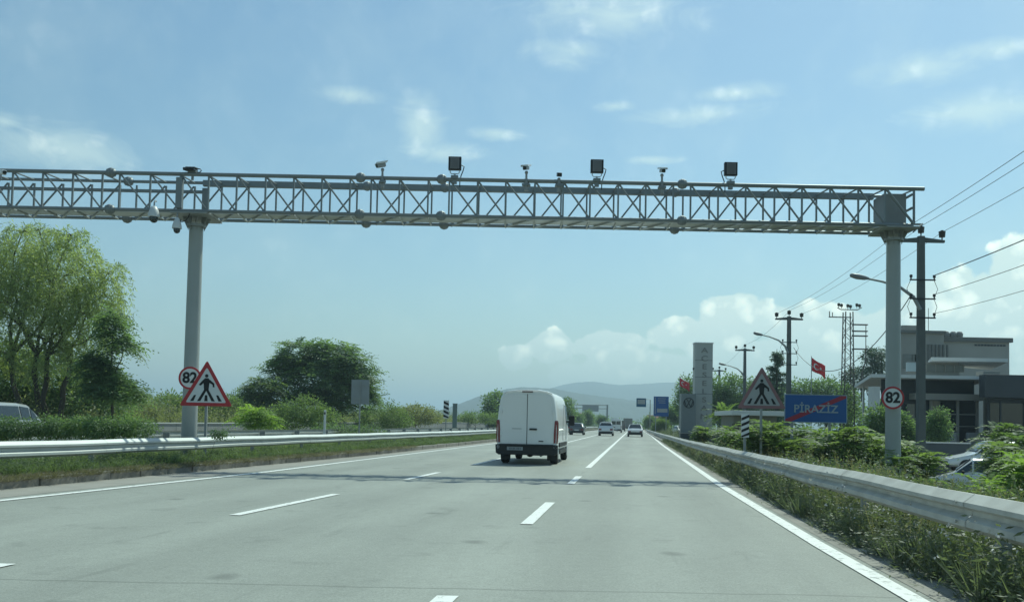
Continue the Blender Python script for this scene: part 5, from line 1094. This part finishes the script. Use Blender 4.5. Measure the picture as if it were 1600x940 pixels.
# ground cover
def gzr(X, Y):
    s_ = X-Cx(Y); return np.array([gz(a, b) for a, b in zip(s_, Y)])
def weedbank(rr, kind):
    out = []
    if kind == 0:      # leafy stems
        for k in range(rr.integers(5, 9)):
            d = rr.normal(0, .22, 2); n = 12; u = np.linspace(.1, 1, n)[:, None]; path = np.concatenate([d[None, :]*u, u*rr.uniform(.6, 1.05)], 1)+np.concatenate([rr.normal(0, .06, 2), [0]]); 
            out.append(leaves(path, rr.normal(0, 1, (n, 3))*np.array([1, 1, .4])+np.array([0, 0, .35]), rr.uniform(.08, .18, n)*(1.25-u[:, 0]*.6), rr.uniform(.025, .05, n), rr)); out.append(leaves(path[:1]*0, path[-1:], np.linalg.norm(path[-1]), .012, rr))
    elif kind == 1:    # grass tuft
        n = 26; d = rr.normal(0, .33, (n, 2)); out.append(leaves(np.concatenate([rr.normal(0, .06, (n, 2)), np.zeros((n, 1))], 1), np.concatenate([d, np.ones((n, 1))], 1), rr.uniform(.4, 1.0, n), rr.uniform(.012, .022, n), rr))
    else:              # feathery bush
        n = 90; P = rr.normal(0, .2, (n, 3))*np.array([1, 1, .9])+np.array([0, 0, .45]); P[:, 2] = abs(P[:, 2]); out.append(leaves(P, rr.normal(0, 1, (n, 3))+np.array([0, 0, .6]), rr.uniform(.05, .13, n), rr.uniform(.015, .035, n), rr))
    return np.concatenate(out)
def cover(name, label, n, fs, fY, hfun, m, seed, kinds=(0, 1, 2), zf=None, cap=False):
    rr = np.random.default_rng(seed); bank = [[weedbank(rr, k) for _ in range(7)] for k in kinds]; Y = fY(rr, n); s_ = fs(rr, n, Y); X = Cx(Y)+s_; Z = gzr(X, Y) if zf is None else zf(s_, Y)
    h = hfun(rr, s_, Y); out = []
    if cap:
        px = CX+X/Y*F; lim = np.interp(px, [1000, 1100, 1200, 1300, 1400, 1460, 1560, 1600], [672, 690, 700, 706, 716, 744, 746, 740])-.02*(px-1000); zm_ = H-(lim-665)/F*Y
        h = np.clip(np.minimum(h, (zm_-Z)*rr.uniform(.75, 1.08, n)), .12, 3)
    for i in range(n):
        b = bank[rr.integers(len(kinds))][rr.integers(7)]; out.append(rotz(b, rr.random()*6.28)*np.array([.5+.5*h[i], .5+.5*h[i], 1])*np.array([1, 1, h[i]])+np.array([X[i], Y[i], Z[i]]))
    V = np.concatenate(out); o = npobj(name, V, quads(len(V)//4), m); tag(o, label, kind='stuff'); return o
patch = lambda s_, Y: .70+.26*np.sin(Y*1.1+s_*.8)*np.sin(Y*.37+1.3)+.20*np.sin(Y*2.9+s_*2.1)
uY = lambda a, b, p=1.: (lambda rr, n: a+(b-a)*rr.random(n)**p)
def s_rail(Y): return np.interp(Y, [a for a, b in RAILR], [b for a, b in RAILR])
cover('roadside_weeds', 'tangled grey green weeds growing under the right guardrail', 2300, lambda rr, n, Y: s_rail(Y)+rr.normal(.16, .20, n).clip(-.26, .8), uY(2, 75, 1.5), lambda rr, s_, Y: np.minimum(rr.uniform(.35, .72, len(Y)), np.interp(Y, [14, 30], [.72, .42]))*patch(s_, Y), lf_weed, 1)
cover('verge_weeds', 'tall weeds on the bank behind the right guardrail', 3600, lambda rr, n, Y: rr.uniform(4.7, 9.5, n), uY(4, 90, 1.45), lambda rr, s_, Y: rr.uniform(.55, 1.05, len(Y))*patch(s_, Y)*(1+.10*(s_-4.7)), lf_weed, 2, cap=True)
cover('fresh_weeds', 'brighter weeds scattered on the right bank', 1100, lambda rr, n, Y: rr.uniform(5.0, 14, n), uY(9, 60, 1.2), lambda rr, s_, Y: rr.uniform(.6, 1.15, len(Y))*(1+.06*(s_-5)), lf_weed2, 3, cap=True)
cover('low_verge_grass', 'low grass at the foot of the right weeds', 900, lambda rr, n, Y: s_rail(Y)+rr.uniform(-.30, .3, n), uY(3, 60, 1.3), lambda rr, s_, Y: rr.uniform(.08, .22, len(Y)), lf_weed, 4, (1, 0))
zm = lambda s_, Y: np.interp(s_, [-15.3, -13, -10.8, -9.8, -9.0], [-.02, .08, .17, .17, .13])
cover('median_grass', 'green grass strip between the kerb and the median guardrail', 4200, lambda rr, n, Y: np.interp(Y, [a for a, b in KB], [b for a, b in KB])-.28-rr.random(n)**1.3*2.2, uY(9, 90, 1.3), lambda rr, s_, Y: rr.uniform(.14, .34, len(Y)), lf_grass, 5, (1, 1, 0), zm)
cover('median_weeds', 'mixed low weeds in the middle of the median', 1800, lambda rr, n, Y: rr.uniform(-14.6, -10.4, n), uY(14, 110, 1.2), lambda rr, s_, Y: rr.uniform(.18, .42, len(Y)), lf_weed2, 6, (0, 1, 2), zm)
cover('kerb_dry_grass', 'dry soil coloured grass tufts along the kerb', 2600, lambda rr, n, Y: np.interp(Y, [a for a, b in KB], [b for a, b in KB])-.14+rr.normal(0, .10, n), uY(9, 40, 1.6), lambda rr, s_, Y: rr.uniform(.05, .17, len(Y)), leafmat('dry_tufts', (.13, .12, .085), (.25, .22, .16), .25), 7, (1,), lambda s_, Y: 0*s_+.12)
cover('far_bank_scrub', 'rough yellow green scrub beyond the far wall on the left', 2600, lambda rr, n, Y: rr.uniform(-48, -27.2, n), uY(34, 200, 1.1), lambda rr, s_, Y: rr.uniform(1.0, 2.1, len(Y))*(1+np.clip(-27-s_, 0, 10)*.05), lf_dry, 8, (0, 2))
cover('far_right_scrub', 'scrub beyond the far end of the right guardrail', 500, lambda rr, n, Y: rr.uniform(4.6, 12, n), uY(80, 260, 1.), lambda rr, s_, Y: rr.uniform(.6, 1.2, len(Y)), lf_weed, 9, (0, 2))
def stems(rr):
    out = []
    for k in range(5):
        d = rr.normal(0, .22, 2); top = np.array([d[0], d[1], rr.uniform(.7, 1.1)]); out.append(leaves(np.zeros((1, 3)), top[None, :], np.linalg.norm(top), .012, rr)); n_ = 14; u = rr.uniform(.65, 1, (n_, 1)); out.append(leaves(top*u, rr.normal(0, 1, (n_, 3))+np.array([0, 0, .8]), rr.uniform(.03, .07, n_), .012, rr))
    return np.concatenate(out)
rr = np.random.default_rng(12); bank = [stems(rr) for _ in range(8)]; out = []
for k in range(420):
    Y = 4+40*rr.random()**1.4; s_ = float(s_rail(Y))+rr.normal(.45, .6) if rr.random() < .6 else rr.uniform(5, 8.5)
    s_ = max(s_, float(s_rail(Y))-.2); hh = rr.uniform(.35, .62) if s_ < 4.9 else rr.uniform(.6, .9)
    out.append(rotz(bank[rr.integers(8)], rr.random()*6.28)*hh+np.array([Cx(Y)+s_, Y, gz(s_, Y)]))
V = np.concatenate(out); tag(npobj('dry_stems', V, quads(len(V)//4), leafmat('dry_stem', (.20, .17, .11), (.36, .32, .22), .3)), 'thin dry seed stems standing among the right roadside weeds', kind='stuff')
# flowers scattered among the weeds
rr = np.random.default_rng(3); n = 260; Y = 5+22*rr.random(n)**1.3; s_ = s_rail(Y)+rr.uniform(-.3, .9, n); ck = rr.random(n); Z = gzr(Cx(Y)+s_, Y)+rr.uniform(.25, .72, n)
P = np.stack([Cx(Y)+s_, Y, Z], 1); k_ = 4; P = np.repeat(P, k_, 0)+rr.normal(0, .012, (n*k_, 3)); V = leaves(P, rr.normal(0, 1, (n*k_, 3)), .028, .024, rr); tag(npobj('weed_flowers', V, quads(len(V)//4), lf_flower), 'tiny white flowers dotted in the weeds under the right guardrail', kind='stuff')
# distant woods
def woods(name, label, pts, m, seed, ls):
    rr = np.random.default_rng(seed); out = []
    for (px, pyt, Y, w_, n) in pts:
        A = at(px, pyt, Y); h = max(2, A[2]); P, D = lobes_pts(rr, [(A[0], Y, h*.5, w_*Y/F, w_*Y/F*.7, h*.5)], n, .5); P[:, 2] *= rr.uniform(.75, 1.05, n)
        for p, d in zip(P, D): q = p+rr.normal(0, ls*.5, (14, 3)); out.append(leaves(q, (q-p)+d*ls*.5, rr.uniform(.3, .8, 14)*ls, rr.uniform(.2, .4, 14)*ls, rr))
    V = np.concatenate(out); V[:, 2] = np.maximum(V[:, 2], -.3); tag(npobj(name, V, quads(len(V)//4), m), label, kind='stuff')
woods('far_woodland', 'distant dark tree line on the left and centre horizon', [(x, 650+.02*(x-800)-h_+8, Y, 26, 60) for x, h_, Y in [(150,30,150),(190,30,160),(225,28,170),(255,27,175),(290,26,180),(330,24,190),(370,24,200),(620,10,260),(660,9,280),(700,6,300),(740,8,300),(780,10,320),(820,10,320),(860,10,330),(900,9,340),(930,8,360),(955,7,420)]], lf_dark, 11, 1.5)
woods('far_right_woodland', 'distant dark tree line on the right horizon behind the poles', [(x, 665+.02*(x-1000)-h_, Y, 22, 55) for x, h_, Y in [(1012,8,420),(1030,10,360),(1050,14,330),(1075,20,300),(1100,30,260),(1230,40,190),(1330,42,190),(1390,50,190),(1450,50,200)]], lf_dark, 12, 1.6)

rr = np.random.default_rng(33); mo_ = [o for o in S.objects if o.name == 'lattice_mast'][0]; n = 1500; zz = rr.random(n)**1.5*6.2; P = np.stack([rr.normal(0, .33, n)+.15*np.sin(zz*2), rr.normal(0, .3, n), zz], 1)
V = leaves(P, rr.normal(0, 1, (n, 3)), rr.uniform(.15, .38, n), rr.uniform(.1, .2, n), rr); npobj('climbing_leaves', V+np.array(mo_.location)[None, :], quads(n), lf_dark, mo_)
